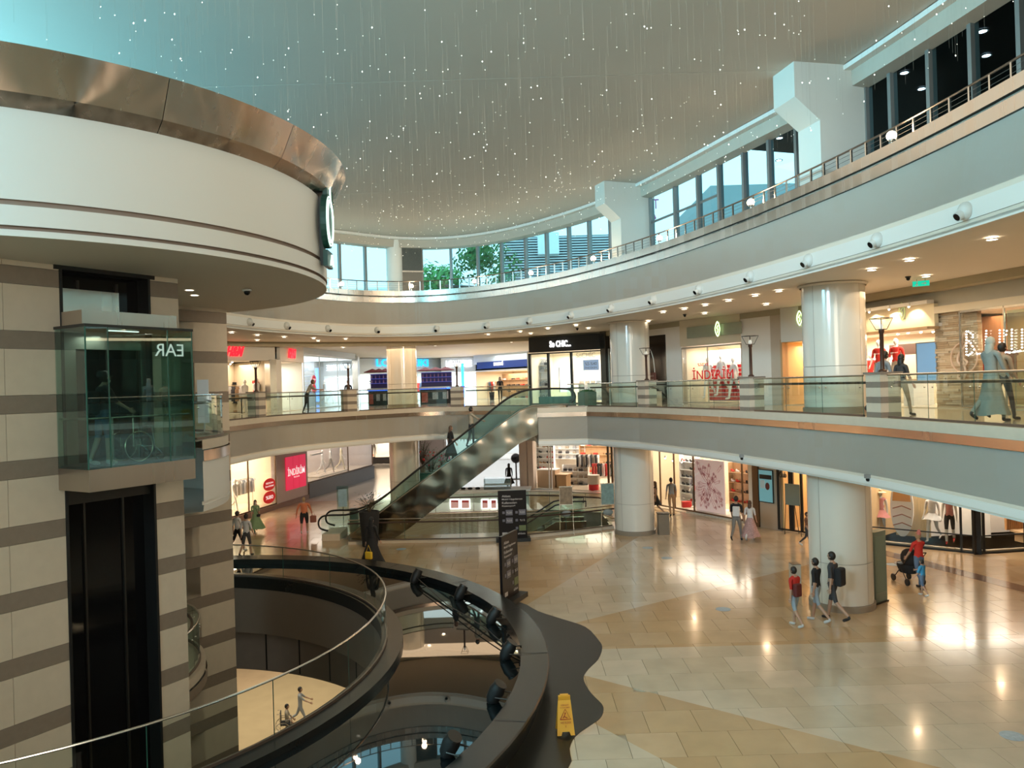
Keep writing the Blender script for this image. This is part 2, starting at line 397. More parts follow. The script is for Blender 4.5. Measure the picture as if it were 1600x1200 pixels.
# slab edge and the dark bulkhead below the round opening
edge=struct('trim_1'); mb=MB().lathe([(7.74,.1),(7.70,-.5),(7.70,-1.3)],96,VC); mb.build('slab_edge',mat('brown_slab_edge',(.17,.13,.10),.5),edge,smooth=True)
mb=MB().lathe([(7.95,-1.28),(8.9,-1.3),(8.9,-1.35)],96,VC); mb.build('soffit',mat('dark_soffit',(.09,.07,.055),.6),edge,smooth=True)
for i in range(40):
    a0=i*9; MB().lathe([(8.45,-2.75),(8.45,-1.3)],5,VC,a0=math.radians(a0+.2),a1=math.radians(a0+8.8)).build('panel',mat('brown_wall_panel',(.17,.125,.10),.45,0,.15,2),edge,smooth=True)
MB().lathe([(8.5,-2.75),(8.5,-1.3)],96,VC).build('panel_backing',black,edge,smooth=True)
mb=MB().lathe([(8.45,-2.75),(8.47,-2.78),(9.2,-2.78)],96,VC); mb.build('lower_lip',mat('brown_slab_edge',(.17,.13,.10),.5),edge,smooth=True)
# lowest floor, two storeys down
low=S(slab([(-34,-30),(24,-30),(24,60),(-34,60)],-10.7,-10.6,'floor_basement',mat('basement_marble',(.62,.47,.28),.15,0,.12,1.2,coat=.2)))
lw=struct('wall_basement'); MB().box(-34,24,58,58.2,-10.6,-1.3).box(-34,-33.8,-30,58,-10.6,-1.3).box(23.8,24,-30,58,-10.6,-1.3).box(-34,24,-30,-29.8,-10.6,-1.3).build('wall_surface',mat('basement_wall',(.66,.56,.42),.6),lw)
area('basement_ceiling_light',(-13,40,-3.2),(-13,40,-10),12,14,1300,NEUT)
# --- first gallery
g1=struct('gallery_first_level')
def offs(path,o):
    out=[]
    for i in range(len(path)):
        a=path[max(i-1,0)]; b=path[min(i+1,len(path)-1)]; t=Vector((b[0]-a[0],b[1]-a[1])).normalized(); out.append((path[i][0]-t.y*o,path[i][1]+t.x*o))
    return out
slab(E1+[(-34,20),(-34,78),(34,78),(34,-9),(7.4,-9)],3.78,5.26,'slab',soffit_m,g1)
slab(offs(E1,-.25)+[(-34,20),(-34,78),(34,78),(34,-9),(7.6,-9)],5.262,5.30,'paving',mat('gallery_marble',(.60,.50,.36),.12,0,.08,1,coat=.2),g1)
fascia(g1,E1,[((.02,5.34),(.02,5.13)),((-.3,5.34),(.02,5.34)),((.05,5.13),(.05,4.95)),((.02,5.131),(.05,5.13)),((.0,4.95),(.0,4.02)),((.0,4.02),(-.05,4.01)),((-.05,4.01),(-.05,3.96)),((-.05,3.96),(.01,3.95)),((.01,3.95),(.01,3.80)),((.01,3.80),(-.04,3.79)),((-.04,3.79),(-.04,3.74)),((-.04,3.74),(-.35,3.74))],
  ['stone_band','stone_coping','metal_band','metal_lip','plaster_band','groove_top','groove','cornice_top','cornice','cornice_bottom','cornice_lip','soffit_edge'],
  [cream_stone,cream_stone,copper,copper,plaster,groove_m,groove_m,plaster,plaster,groove_m,plaster,soffit_m])
# --- second gallery
g2=struct('gallery_second_level')
slab(E2+[(-34,20),(-34,78),(34,78),(34,-9),(7.2,-9)],8.84,10.7,'slab',soffit_m,g2)
fascia(g2,E2,[((-.75,10.97),(.06,10.95)),((.06,10.95),(.06,10.72)),((.06,10.72),(.0,10.71)),((.0,10.71),(.0,10.66)),((.0,10.66),(.05,10.65)),((.05,10.65),(.05,10.40)),((.05,10.40),(.0,10.39)),((.0,10.39),(.0,9.37)),((.0,9.37),(-.05,9.36)),((-.05,9.36),(-.05,9.28)),((-.05,9.28),(.02,9.27)),((.02,9.27),(.02,8.95)),((.02,8.95),(-.04,8.94)),((-.04,8.94),(-.04,8.90)),((-.04,8.9),(.0,8.89)),((.0,8.89),(.0,8.80)),((.0,8.80),(-.35,8.80))],
  ['coping','coping_front','groove_top','groove','metal_top','metal_band','groove_top','plaster_band','groove_top','groove','cornice_top','cornice','groove_top','groove','cornice_top','cornice_lip','soffit_edge'],
  [steel,steel,dark_metal,dark_metal,steel,steel,dark_metal,plaster,groove_m,groove_m,plaster,plaster,groove_m,groove_m,plaster,plaster,soffit_m])
# darker bulkhead line of the first-gallery ceiling, set back from the edge
st=[(12.9,15),(12.5,18.75),(11.1,24.4),(10.3,27.5),(6.1,34.5),(4.6,38),(.87,40),(-4.5,41.5),(-10,39.5),(-13,37.5),(-17,34)]
S(MB().sweep(st,[(.05,8.84),(.05,8.62),(-.4,8.62)]).build('trim_2',mat('olive_bulkhead',(.42,.36,.24),.6)))
# --- the round tower at the left: drum, lifts, striped stone
DC=(-10.84,17.3); DR=6.55
drum=struct('drum_upper_level')
drum_m=brushed('brushed_bronze',(.52,.42,.35),.24,5.0)
nb_=drum_m.node_tree.nodes['Principled BSDF']; nb_.inputs['Anisotropic'].default_value=1.0; nb_.inputs['Anisotropic Rotation'].default_value=.0
tg=drum_m.node_tree.nodes.new('ShaderNodeTangent'); tg.direction_type='RADIAL'; tg.axis='Z'; drum_m.node_tree.links.new(tg.outputs[0],nb_.inputs['Tangent'])
mb=MB(); mb.lathe([(DR,8.80),(DR,8.90)],96,DC).lathe([(DR+.02,8.96),(DR+.02,9.27)],96,DC).lathe([(DR,9.36),(DR+.01,10.75)],96,DC)
mb.build('plaster_band',plaster,drum,smooth=True,sharp=30)
mb=MB(); mb.lathe([(DR,8.90),(DR-.05,8.91),(DR-.05,8.95),(DR+.02,8.96)],96,DC).lathe([(DR+.02,9.27),(DR-.05,9.28),(DR-.05,9.35),(DR,9.36)],96,DC).build('groove',groove_m,drum,smooth=True,sharp=30)
for i in range(16):
    a0,a1=math.radians(i*22.5+4.1),math.radians(i*22.5+26.5)
    MB().lathe([(DR+.01,10.75),(DR+.22,10.93),(DR+.52,11.55),(DR+.40,11.57)],8,(0,0),a0=a0,a1=a1).build('metal_sheet',drum_m,drum,smooth=True,sharp=20,loc=(DC[0],DC[1],0))
MB().lathe([(0,8.80),(DR,8.80)],96,DC).build('soffit',soffit_m,drum)
MB().lathe([(DR+.4,11.57),(DR-.3,11.3),(0,11.3)],64,DC).build('deck',mat('roofing_felt',(.09,.09,.09),.8),drum)
S(slab(circ(DC,2.9),-10.6,8.8,'wall_lift_core',mat('core_plaster',(.5,.45,.37),.6))) if False else None
W1=Front((-8.93,13.4),(-8.93+.52*3.55,13.4+.854*3.55)); W1.A=Vector((-8.93,13.4))
u0,u1,uE=1.06,2.89,3.55; TH=1.2
wl=struct('wall_left'); zs=8.8
def course_z():
    k=-17
    while True:
        top=6.39+1.155*k
        yield top-.325,top,top+.83
        if top>9: break
        k+=1
def striped(F,root,ua,ub,z0,z1,joints,th,first=0):
    for a,b,c in course_z():
        for (lo,hi,m,js,d) in ((a,b,brown_stone,[],.0),(b,c,cream_stone,joints,.0)):
            lo=max(lo,z0); hi=min(hi,z1)
            if hi-lo<.02: continue
            cuts=[ua]+[j for j in js if ua<j<ub]+[ub]
            for p,q in zip(cuts,cuts[1:]):
                o=MB().at(F.M()).box(p+.004,q-.004,0,th,lo+.003,hi-.003).build('stone_block',m,root)
striped(W1,wl,-4.5,u0,-10.6,8.8,[-2.2,.08],TH)
striped(W1,wl,u1,uE,-10.6,8.8,[],TH)
MB().at(W1.M()).box(-4.6,uE-.01,.02,TH-.02,-10.6,8.8).build('wall_core',groove_m,wl) if False else None
# the lift shaft: black glass behind the opening
sh=struct('wall_lift_shaft'); MB().at(W1.M()).box(u0-.02,u1+.02,.35,.42,-10.6,8.8).build('shaft_back',black_gl,sh)
MB().at(W1.M()).box(u0,u0+.05,-.02,.4,-10.6,8.8).box(u1-.05,u1,-.02,.4,-10.6,8.8).box(u0-.1,u1+.1,-.03,.4,8.72,8.8).build('shaft_frame',black,sh)
MB().at(W1.M()).box(u0+.5,u0+.54,.3,.36,-5.3,8.6).box(u1-.54,u1-.5,.3,.36,-5.3,8.6).build('guide_rail',dark_metal,sh)
W2=Front((-9.08,21.5),(-8.34,22.6)); W2=Front(tuple(Vector((-8.34,22.6))-W2.t*6),(-8.34,22.6))
w2=struct('wall_rear_pier'); striped(W2,w2,0,6,-10.6,8.8,[4.9,2.6],1.0)
# white curved body behind, between the lift wall and the rear pier
A0,A1=math.radians(-8.5),math.radians(75)
for nm,r,z,br in (('gallery_by_the_lift',4.27,5.3,0),('gallery_ground_by_the_lift',3.62,0,1)):
    b=struct(nm); c=VC
    def L(prof,name,m): MB().lathe(prof,40,c,a0=A0,a1=A1).build(name,m,b,smooth=True,sharp=30)
    L([(r-.12,z),(r,z+.04),(r,z-.17)],'stone_band',cream_stone)
    L([(r+.03,z-.19),(r+.03,z-.42)],'metal_band',copper if not br else brown_stone)
    if not br: L([(r,z-.42),(r,z-1.28),(r-.04,z-1.28),(r-.04,z-1.36),(r,z-1.36),(r-.02,z-1.5),(r-.5,z-1.55),(1.5,z-1.56)],'plaster_band',plaster)
    else: L([(r,z-.42),(r-.4,z-.9),(1.5,z-.95)],'plaster_band',plaster)
    L([(r-.1,z+.001),(1.5,z)],'paving',cream_stone)
core=struct('wall_white_core'); MB().at(W1.M()).box(2.2,uE-.3,TH,4.0,-10.6,3.8).build('core_body',plaster,core)
# --- ceiling over the atrium and the clerestory
CE=[(10.2,-9.2),(10.25,5.4),(10.05,10.8),(9.4,15.9),(8.5,20.5),(7.6,23.5),(4.7,31.6),(1.1,37.0),(-2.2,39.5),(-5.25,39.6),(-8.1,37.6),(-11.7,34.1),(-14.4,29.6),(-15.4,23.3)]
CEp=catmull(CE,6)
ceiling=struct('ceiling')
cuts=[-9.2,8.4,19.5,30.5,42]
for a,b in zip(cuts,cuts[1:]):
    poly=[(p[0],p[1]) for p in CEp+[(-17.2,23.4),(-17.2,-9)]]
    poly=clip(poly,Vector((0,a+.012)),Vector((1,a+.012)),1); poly=clip(poly,Vector((0,b-.012)),Vector((1,b-.012)),-1)
    slab(poly,14.12,14.3,'ceiling_panel',ceil_m,ceiling)
slab(offs(CEp,-1.2)+[(-18.5,20),(-18.5,-9.2)],14.35,14.5,'ceiling_upper',ceil_m,ceiling)
MB().sweep(CEp,[(.22,14.1),(.22,13.98),(0,13.98),(0,14.1)]).build('ceiling_cornice',plaster,ceiling,smooth=True,sharp=30)
MB().sweep(CEp,[(0,14.1),(-.02,13.6),(-.45,13.56)]).build('ceiling_drop',mat('grey_beige_trim',(.48,.43,.36),.6),ceiling,smooth=True,sharp=30)
S(MB().box(-17.6,-17.35,-9,26,8.8,11).build('wall_left_side',plaster)); S(MB().box(-34,-15.2,23.4,23.7,9.9,16).build('wall_left_end',plaster))
S(MB().box(-17.5,-12.2,9.5,20.2,10.8,11.0).build('light_block_corner',soffit_m)); S(MB().box(-17.5,-11.4,9.3,9.6,8.8,11).build('light_block_front',plaster)); S(slab([(-17.5,20),(-17.5,30),(-10.95,27.5),(-9.95,24.5),(-9.6,22.5),(-13,20)],8.85,10.7,'light_block_gap',soffit_m))  # corner slab, front wall and gap slab: unseen, added to stop daylight leaks
# --- enclosing walls (behind the viewer and at the far ends)
S(MB().box(-34,34,-9.3,-9,0,16).build('wall_back',plaster)); S(MB().box(34,34.2,-9,78,0,10.7).build('wall_right',plaster))
S(MB().box(-34,34,78,78.3,0,10.7).build('wall_far',plaster)); S(MB().box(-34.2,-34,-9,78,-10,10.7).build('wall_far_left',plaster))
# ================================================================== COLUMNS, RAILINGS, LAMPS
CAMI=CAM.inverted()
def proj(p):
    q=CAMI@Vector(p); return 800-FPX*q.x/q.z, 600+FPX*q.y/q.z
COLS=[((8.92,21.2),'nearest'),((4.99,32.25),'middle'),((-6.05,42.36),'far')]
for i,((cx,cy),nm) in enumerate(COLS):
    c=struct('column',(cx,cy,0))
    for z0,z1 in ((.0,3.76),(5.3,8.82)):
        mb=MB()
        MB().lathe([(.86,z0),(.86,z0+.16),(.82,z0+.17)],40).build('column_base',mat('column_base_stone',(.30,.24,.18),.4),c,smooth=True,sharp=30)
        zz=[z0+.17,z0+1.28,z1-.02]
        for a,b in zip(zz,zz[1:]):
            for k in range(4):
                a0=math.radians(-150+i*12+k*90)
                MB().lathe([(.80,a+.004),(.82,a+.008),(.82,b-.008),(.80,b-.004)],12,a0=a0+.006,a1=a0+PI/2-.006).build('cladding_panel',col_m,c,smooth=True,sharp=30)
        MB().lathe([(.80,z0),(.80,z1)],24).build('column_core',groove_m,c,smooth=True)
        MB().lathe([(.86,z1-.06),(.9,z1)],40).build('column_collar',soffit_m,c,smooth=True)
def dense(path,step=.05):
    out=[]
    for a,b in zip(path,path[1:]):
        L=math.hypot(b[0]-a[0],b[1]-a[1]); n=max(1,int(L/step))
        out+=[(a[0]+(b[0]-a[0])*i/n,a[1]+(b[1]-a[1])*i/n) for i in range(n)]
    return out+[path[-1]]
D1=dense(E1); D2=dense(E2); DCE=dense(CEp)
def along(path,x,z,lo=0,hi=None):
    """index of the path point that the picture shows at column x"""
    hi=hi or len(path); best=None
    for i in range(lo,hi):
        if path[i][1]<4: continue
        e=abs(proj((path[i][0],path[i][1],z))[0]-x)
        if best is None or e<best[0]: best=(e,i)
    return best[1]
def frame_at(path,i,o=0):
    a=path[max(i-4,0)]; b=path[min(i+4,len(path)-1)]; t=Vector((b[0]-a[0],b[1]-a[1])).normalized(); n=Vector((-t.y,t.x))
    return Vector((path[i][0]+n.x*o,path[i][1]+n.y*o)), t, n
# striped stone posts of the first-gallery railing
post_x=[1362,1160,1000,712,551,412]; corner=min(range(len(D1)),key=lambda i:math.hypot(D1[i][0]-3.1,D1[i][1]-32.1))
ring_start=min(range(len(D1)),key=lambda i:math.hypot(D1[i][0]-.9,D1[i][1]-35.2))
postdark=mat('post_dark_band',(.25,.2,.16),.45,var=.1,scale=9)
posts=[]
plabel=['striped stone railing post nearest the right, in front of the red shirts','striped stone railing post before the red window display','striped stone railing post beside the black doorway and easel','striped stone railing post in front of the blue lit kiosk','striped stone railing post just left of the far column','striped stone railing post below the red letter signs']
llabel=['dark lantern pole on the railing post before the red shirts','dark lantern pole on the post before the red window display','dark lantern pole on the post by the black doorway','dark lantern pole on the post before the blue kiosk','dark lantern pole on the post left of the far column','dark lantern pole on the post under the red letter signs']
for k,x in enumerate(post_x):
    i=along(D1,x,6) if k<3 else along(D1,x,6,ring_start)
    p,t,n=frame_at(D1,i,-.30); rz=math.atan2(t.y,t.x)
    r=empty('railing_post',(p.x,p.y,5.30),rz); tag(r,plabel[k],'post','striped posts of the gallery railing')
    z=0
    for h,m in ((.16,postdark),(.21,cream_stone),(.14,postdark),(.21,cream_stone),(.13,postdark),(.17,cream_stone)):
        MB().box(-.27,.27,-.25,.25,z,z+h-.003).build('stone_course',m,r); z+=h
    MB().box(-.31,.31,-.29,.29,z,z+.05).build('cap',postdark,r)
    posts.append((i,r))
    l=empty('lantern_pole',(p.x,p.y,6.37),rz+.2); tag(l,llabel[k],'lamp','lantern poles on the railing posts')
    MB().lathe([(.0,0),(.09,.0),(.09,.03),(.05,.06),(.045,.12),(.045,.88),(.06,.9),(.06,.96),(.0,.97)],14).build('pole',mat('brown_iron',(.08,.035,.02),.4,.4),l,smooth=True)
    mb=MB(); a,b=.08,.17
    for s1 in(-1,1):
        for s2 in(-1,1): mb.tube([(s1*a,s2*a,.97),(s1*b,s2*b,1.22)],.008,5)
    for q,zz in((a,.97),(b,1.22)): mb.tube([(q,q,zz),(-q,q,zz),(-q,-q,zz),(q,-q,zz),(q,q,zz)],.008,5)
    mb.build('lantern_frame',dark_metal,l)
    MB().lathe([(.03,.97),(.05,1.03),(.03,1.1),(0,1.1)],10).build('lamp_glass',mat('frosted_lamp',(.8,.75,.65),.3,emit=.6),l,smooth=True)
# glass railing runs between them
def railing(path,i0,i1,label,z=5.34,top=6.30,hand=6.13,off=-.12,step=1.45,group='glass railings round the first gallery',mat_g=None,handr=True,zf=.94):
    seg=path[i0:i1+1]
    if len(seg)<8: return
    seg=[tuple(frame_at(path,i,off)[0]) for i in range(i0,i1+1)]
    L=[0]
    for a,b in zip(seg,seg[1:]): L.append(L[-1]+math.hypot(b[0]-a[0],b[1]-a[1]))
    n=max(1,round(L[-1]/step)); r=empty('glass_railing',(seg[0][0],seg[0][1],z)); tag(r,label,'railing',group)
    O=Vector((seg[0][0],seg[0][1],z))
    def at(s):
        import bisect
        j=min(max(bisect.bisect_left(L,s),1),len(L)-1); f=(s-L[j-1])/max(1e-6,L[j]-L[j-1]); a,b=seg[j-1],seg[j]
        return (a[0]+(b[0]-a[0])*f-O.x,a[1]+(b[1]-a[1])*f-O.y)
    for k in range(n):
        s0=L[-1]*k/n+.012; s1=L[-1]*(k+1)/n-.012; pts=[at(s0+(s1-s0)*q/3) for q in range(4)]
        MB().sweep(pts,[(0,0),(0,top-z)]).build('glass_panel',mat_g or rail_glass,r)
        MB().sweep(pts[:1]+[at(s0+.012)],[(-.006,0),(-.006,top-z),(.006,top-z),(.006,0)]).build('glass_edge',edge_m,r)
        if handr:
            for s in (s0+.12,s1-.12):
                q=at(s); MB().ball((q[0],q[1],hand-z-.10),.022,6).build('clamp',steel_g,r)
    P3=[at(L[-1]*q/(n*4)) for q in range(n*4+1)]
    MB().tube([(p[0],p[1],top-z) for p in P3],.022,8).build('top_rail',steel_g,r,smooth=True)
    MB().sweep(P3,[(-.02,0),(-.02,.05),(.02,.05),(.02,0)]).build('foot_channel',mat('dark_foot_channel',(.2,.15,.12),.4,.7),r)
    if handr:
        Q=[]
        for q in range(n*4+1):
            s=L[-1]*q/(n*4); a=at(max(0,s-.05)); b=at(min(L[-1],s+.05)); t=Vector((b[0]-a[0],b[1]-a[1])).normalized(); c=at(s); Q.append((c[0]+t.y*.16,c[1]-t.x*.16,hand-z))
        MB().tube(Q,.032,8).build('handrail',handrail_m,r,smooth=True)
    return r
pi=[p[0] for p in posts]
g=8
rl=['glass railing run at the far right, before the stone wall shop','glass railing run between the nearest column and the right post','glass railing run before the red and white window display','short glass railing run between the black doorway post and the corner','glass railing run beyond the escalator, before the bright corridor','glass railing run in front of the far column','glass railing run before the reflective shopfront','glass railing run at the left before the red letter shop']
railing(D1,60,pi[0]-g,rl[0]); railing(D1,pi[0]+g,pi[1]-g,rl[1]); railing(D1,pi[1]+g,pi[2]-g,rl[2]); railing(D1,pi[2]+g,corner,rl[3])
railing(D1,corner+2,corner+16,'glass panel at the corner of the escalator landing')
railing(D1,ring_start+4,pi[3]-g,rl[4]); railing(D1,pi[3]+g,pi[4]-g,rl[5]); railing(D1,pi[4]+g,pi[5]-g,rl[6]); railing(D1,pi[5]+g,pi[5]+190,rl[7])
# railing of the round gallery by the lift, and of the round opening in the floor
c1=dense([(VC[0]+4.15*math.cos(math.radians(a)),VC[1]+4.15*math.sin(math.radians(a))) for a in range(-9,75,2)])[::-1]
railing(c1,0,len(c1)-1,'curved glass railing beside the lift on the first gallery',z=5.34,off=0,group='curved glass railings by the lift',step=1.1)
c0=dense([(VC[0]+3.5*math.cos(math.radians(a)),VC[1]+3.5*math.sin(math.radians(a))) for a in range(-9,75,2)])[::-1]
railing(c0,0,len(c0)-1,'curved glass railing beside the lift at ground level',z=.04,top=1.0,hand=.85,off=0,group='curved glass railings by the lift',step=1.1)
cv=dense([(VC[0]+7.84*math.cos(math.radians(a)),VC[1]+7.84*math.sin(math.radians(a))) for a in range(-110,112,2)])
railing(cv,0,len(cv)-1,'frameless curved glass balustrade round the opening inside the pool',z=.46,top=1.45,off=0,step=2.1,group='glass balustrade round the opening',handr=False,mat_g=glass('pool_rail_glass',(.84,.90,.86),.0,ior=1.2))
# --- railing of the second gallery
r2=empty('steel_railing',(0,0,10.96)); tag(r2,'thin steel railing with wires on top of the upper gallery band','railing')
rs=resample(offs(D2[::6],-.42),.85); postm=None
for a,b in zip(rs,rs[1:]):
    if postm is None: postm=MB().box(-.02,.02,-.02,.02,0,.5).box(-.04,.04,-.04,.04,0,.02).build('rail_post',steel_g,r2)
    else: o=postm; postm2=o.copy(); col.objects.link(postm2); o=postm2; o.location=(a[0],a[1],0); o.rotation_euler=(0,0,math.atan2(b[1]-a[1],b[0]-a[0])); continue
    postm.location=(a[0],a[1],0)
MB().tube([(a,b,.5) for a,b in rs],.024,8).build('top_rail',mat('rail_steel',(.25,.21,.18),.35,1.0),r2,smooth=True)
for z in(.1,.2,.3,.4): MB().tube([(a,b,z) for a,b in rs],.005,4).build('wire',mat('dull_wire',(.16,.15,.14),.5,.5),r2)
# --- globe lamps on the coping
glow=mat('bulb_glow',(1,.8,.55),.4,emit=45,ecol=(1,.74,.45))
gl_px=[538,643,738,824,920,1022,1163,1380]
gnames=['round glowing lamp on the upper gallery nearest the round sign','glowing lamp on the upper gallery under the dark stone panel','glowing lamp on the upper gallery left of the louvred windows','glowing lamp on the upper gallery below the louvred windows','glowing lamp on the upper gallery just left of the far pier','glowing lamp on the upper gallery just right of the far pier','glowing lamp on the upper gallery midway between the two piers','large glowing lamp on the upper gallery right of the near pier']
for k,x in enumerate(gl_px):
    p,t,n=frame_at(D2,along(D2,x,11.2),-.2); l=empty('globe_lamp',(p.x,p.y,10.96),math.atan2(t.y,t.x)); tag(l,gnames[k],'lamp','globe lamps on the upper gallery')
    MB().lathe([(0,0),(.07,0),(.07,.02),(.02,.04),(.02,.12),(.06,.14),(.07,.18)],12).build('stem',steel_g,l,smooth=True)
    MB().ball((0,0,.25),.10,14).build('bulb',glow,l,smooth=True)
    d=bpy.data.lights.new('lamp_light','POINT'); d.energy=38; d.color=(1,.75,.48); d.shadow_soft_size=.12
    o=bpy.data.objects.new('lamp_light',d); col.objects.link(o); o.location=(p.x+n.x*.2,p.y+n.y*.2,11.32)
for k,ii in enumerate((14,110,200)):
    p,t,n=frame_at(D2,ii,-.2); l=dup(col.objects['globe_lamp'],loc=(p.x,p.y,10.96)); tag(l,['globe lamp on the upper gallery behind the viewer','globe lamp on the upper gallery just outside the view, nearer','globe lamp on the upper gallery just outside the view, farther'][k],'lamp','globe lamps on the upper gallery')
    d=bpy.data.lights.new('lamp_light','POINT'); d.energy=38; d.color=(1,.75,.48); d.shadow_soft_size=.12
    o=bpy.data.objects.new('lamp_light',d); col.objects.link(o); o.location=(p.x+n.x*.2,p.y+n.y*.2,11.32)
# --- eyeball spotlights in the cornice
sp_px=[388,447,512,590,683,762,829,894,957,1023,1095,1175,1265,1373,1513]
ebl=None
for k,x in enumerate(sp_px):
    p,t,n=frame_at(D2,along(D2,x,9.1),.02); rz=math.atan2(n.y,n.x)-PI/2
    if ebl is None:
        ebl=empty('eyeball_spotlight'); 
        MB().ball((0,.02,0),(.15,.13,.16),16).build('housing',mat('grey_white_housing',(.62,.61,.57),.4),ebl,smooth=True)
        MB().tube([(0,.06,-.03),(-.0,.19,-.11)],[.085,.08],14).build('barrel',mat('grey_white_housing',(.62,.61,.57),.4),ebl,smooth=True)
        MB().tube([(-.0,.185,-.105),(-.0,.196,-.112)],[.068,.068],14).build('lens',black_gl,ebl)
        o=ebl
    else: o=dup(ebl)
    o.location=(p.x,p.y,9.11); o.rotation_euler=(0,0,rz)
    tag(o,['white eyeball spotlight above the red letter signs, first from the striped pier','white eyeball spotlight, second from the striped pier','white eyeball spotlight above the reflective shopfront','white eyeball spotlight just left of the far column','white eyeball spotlight just right of the far column','white eyeball spotlight above the corridor sign','white eyeball spotlight at the left end of the black shop sign','white eyeball spotlight above the middle of the black shop sign','white eyeball spotlight just left of the middle column','white eyeball spotlight above the black doorway','white eyeball spotlight above the green neon emblem','white eyeball spotlight between the neon emblem and the near column','white eyeball spotlight just left above the near column','white eyeball spotlight right of the near column','largest white eyeball spotlight, nearest at the right'][k],'spotlight','eyeball spotlights along the upper cornice')
# --- recessed downlights in the ceiling under the second gallery
dl_px=[(1217,455),(1362,422),(1421,407),(1447,432),(1550,374),(1036,488),(1069,483),(1101,490),(1102,477),(1138,470),(1180,462),(1197,476),(1013,502),(362,520),(402,524),(402,532),(444,527),(490,529),(497,533),(518,540.6),(536,543.5),(540,530),(590,540),(657,537.7),(680,540),(763,523),(813,518.5),(829.5,521.5),(856,513.5),(900,508.6),(919.5,513.3),(794,531.4),(799,534.5),(296,453),(304,461)]
led=mat('downlight_glow',(1,.9,.75),.4,emit=14,ecol=(1,.86,.66)); dl=None
for x,y in dl_px:
    q=px(x,y,8.80)
    if dl is None:
        dl=empty('downlight'); MB().lathe([(.09,0),(.12,-.012),(.12,0)],16).build('trim_ring',white,dl,smooth=True); MB().lathe([(0,-.004),(.09,-.004)],16).build('lamp_face',led,dl); o=dl
    else: o=dup(dl)
    o.location=(q.x,q.y,8.797); w_='under the round drum beside the striped pier' if x<320 else 'above the red letter shops at the left' if x<520 else 'around the far column' if x<700 else 'before the black shop sign and corridor' if x<950 else 'between the middle and the nearest column' if x<1300 else 'right of the nearest column'
    tag(o,'small round ceiling downlight '+w_,'downlight','ceiling downlights '+w_)
# --- glazing of the second gallery
wglass=glass('blue_tinted_glazing',(.55,.84,.92),.03); frame_m=mat('grey_window_frame',(.22,.22,.21),.4,.3)

def mull_pos(x):
    i=along(DCE,x,12.5); return i
def glazing(name,xs,trans=(),gm=wglass,z0=10.72,z1=13.65):
    r=struct(name); P=[]
    for x in xs:
        i=mull_pos(x); p,t,n=frame_at(DCE,i,-.45); P.append((p,t,n))
        MB().at(Matrix.Translation((p.x,p.y,0))@Matrix.Rotation(math.atan2(t.y,t.x),4,'Z')).box(-.055,.055,-.10,.10,z0,z1).build('mullion',frame_m,r)
    for (p,t,n),(q,_,_) in zip(P,P[1:]):
        MB().add([(p.x,p.y,z0),(q.x,q.y,z0),(q.x,q.y,z1),(p.x,p.y,z1)],[(0,1,2,3)]).build('window_pane',gm,r)
        MB().tube([(p.x,p.y,z0+.08),(q.x,q.y,z0+.08)],.08,4).tube([(p.x,p.y,z1),(q.x,q.y,z1)],.05,4).build('window_rail',frame_m,r)
    for k,z in trans:
        p=P[k][0]; q=P[k+1][0]; MB().tube([(p.x,p.y,z),(q.x,q.y,z)],.05,4).build('transom',frame_m,r)
glazing('window_1',[500,537,577,612])
glazing('window_2',[660,702,740,776,812,844,878,909,942])
glazing('window_3',[1003,1040,1076,1108,1146,1185,1227,1246],[(0,12.6),(1,12.6),(2,12.6),(0,11.5)])
glazing('window_4',[1333,1370,1428,1493,1567,1650,1740],gm=glass('dark_room_glazing',(.6,.8,.85),.0,ior=1.12))
# white column and dark stone panel between the first two windows
i=along(DCE,620,12); p,t,n=frame_at(DCE,i,-.4); S(MB().lathe([(.42,10.7),(.42,14.05)],24,(p.x,p.y)).build('column_upper',plaster,smooth=True))
i=along(DCE,644,12); p,t,n=frame_at(DCE,i,-.35)
ds=struct('wall_dark_stone_panel'); M_=Matrix.Translation((p.x,p.y,0))@Matrix.Rotation(math.atan2(t.y,t.x),4,'Z')
MB().at(M_).box(-.56,.56,-.2,.2,10.7,12.35).build('stone_panel',mat('taupe_stone',(.16,.13,.10),.4),ds)
MB().at(M_).box(-.56,.56,-.2,.2,12.43,13.75).build('stone_panel',mat('dark_speckled_stone',(.06,.07,.065),.3,0,.3,20),ds)
MB().at(M_).box(-.64,.64,-.24,.22,12.35,12.43).build('metal_strip',steel_g,ds)
# folded piers
pier_m=mat('pier_grey_plaster',(.62,.60,.54),.6,var=.02)
for x,th in ((1003,.78),(1333,.95)):
    i=along(DCE,x,12); p,t,n=frame_at(DCE,i,-.5)
    M_=Matrix(((n.x,t.x,0,p.x),(n.y,t.y,0,p.y),(0,0,1,0),(0,0,0,1)))
    prof=[(0,10.7),(1.42,10.7),(1.42,12.7),(2.1,13.25),(2.1,14.12),(0,14.12)]
    mb=MB().at(M_); k=len(prof)
    vs=[(a,0,z) for a,z in prof]+[(a,th,z) for a,z in prof]
    mb.add(vs,[tuple(range(k)),tuple(range(k,2*k))[::-1]]+[(j,(j+1)%k,(j+1)%k+k,j+k) for j in range(k)])
    S(mb.build('wall_pier',pier_m))
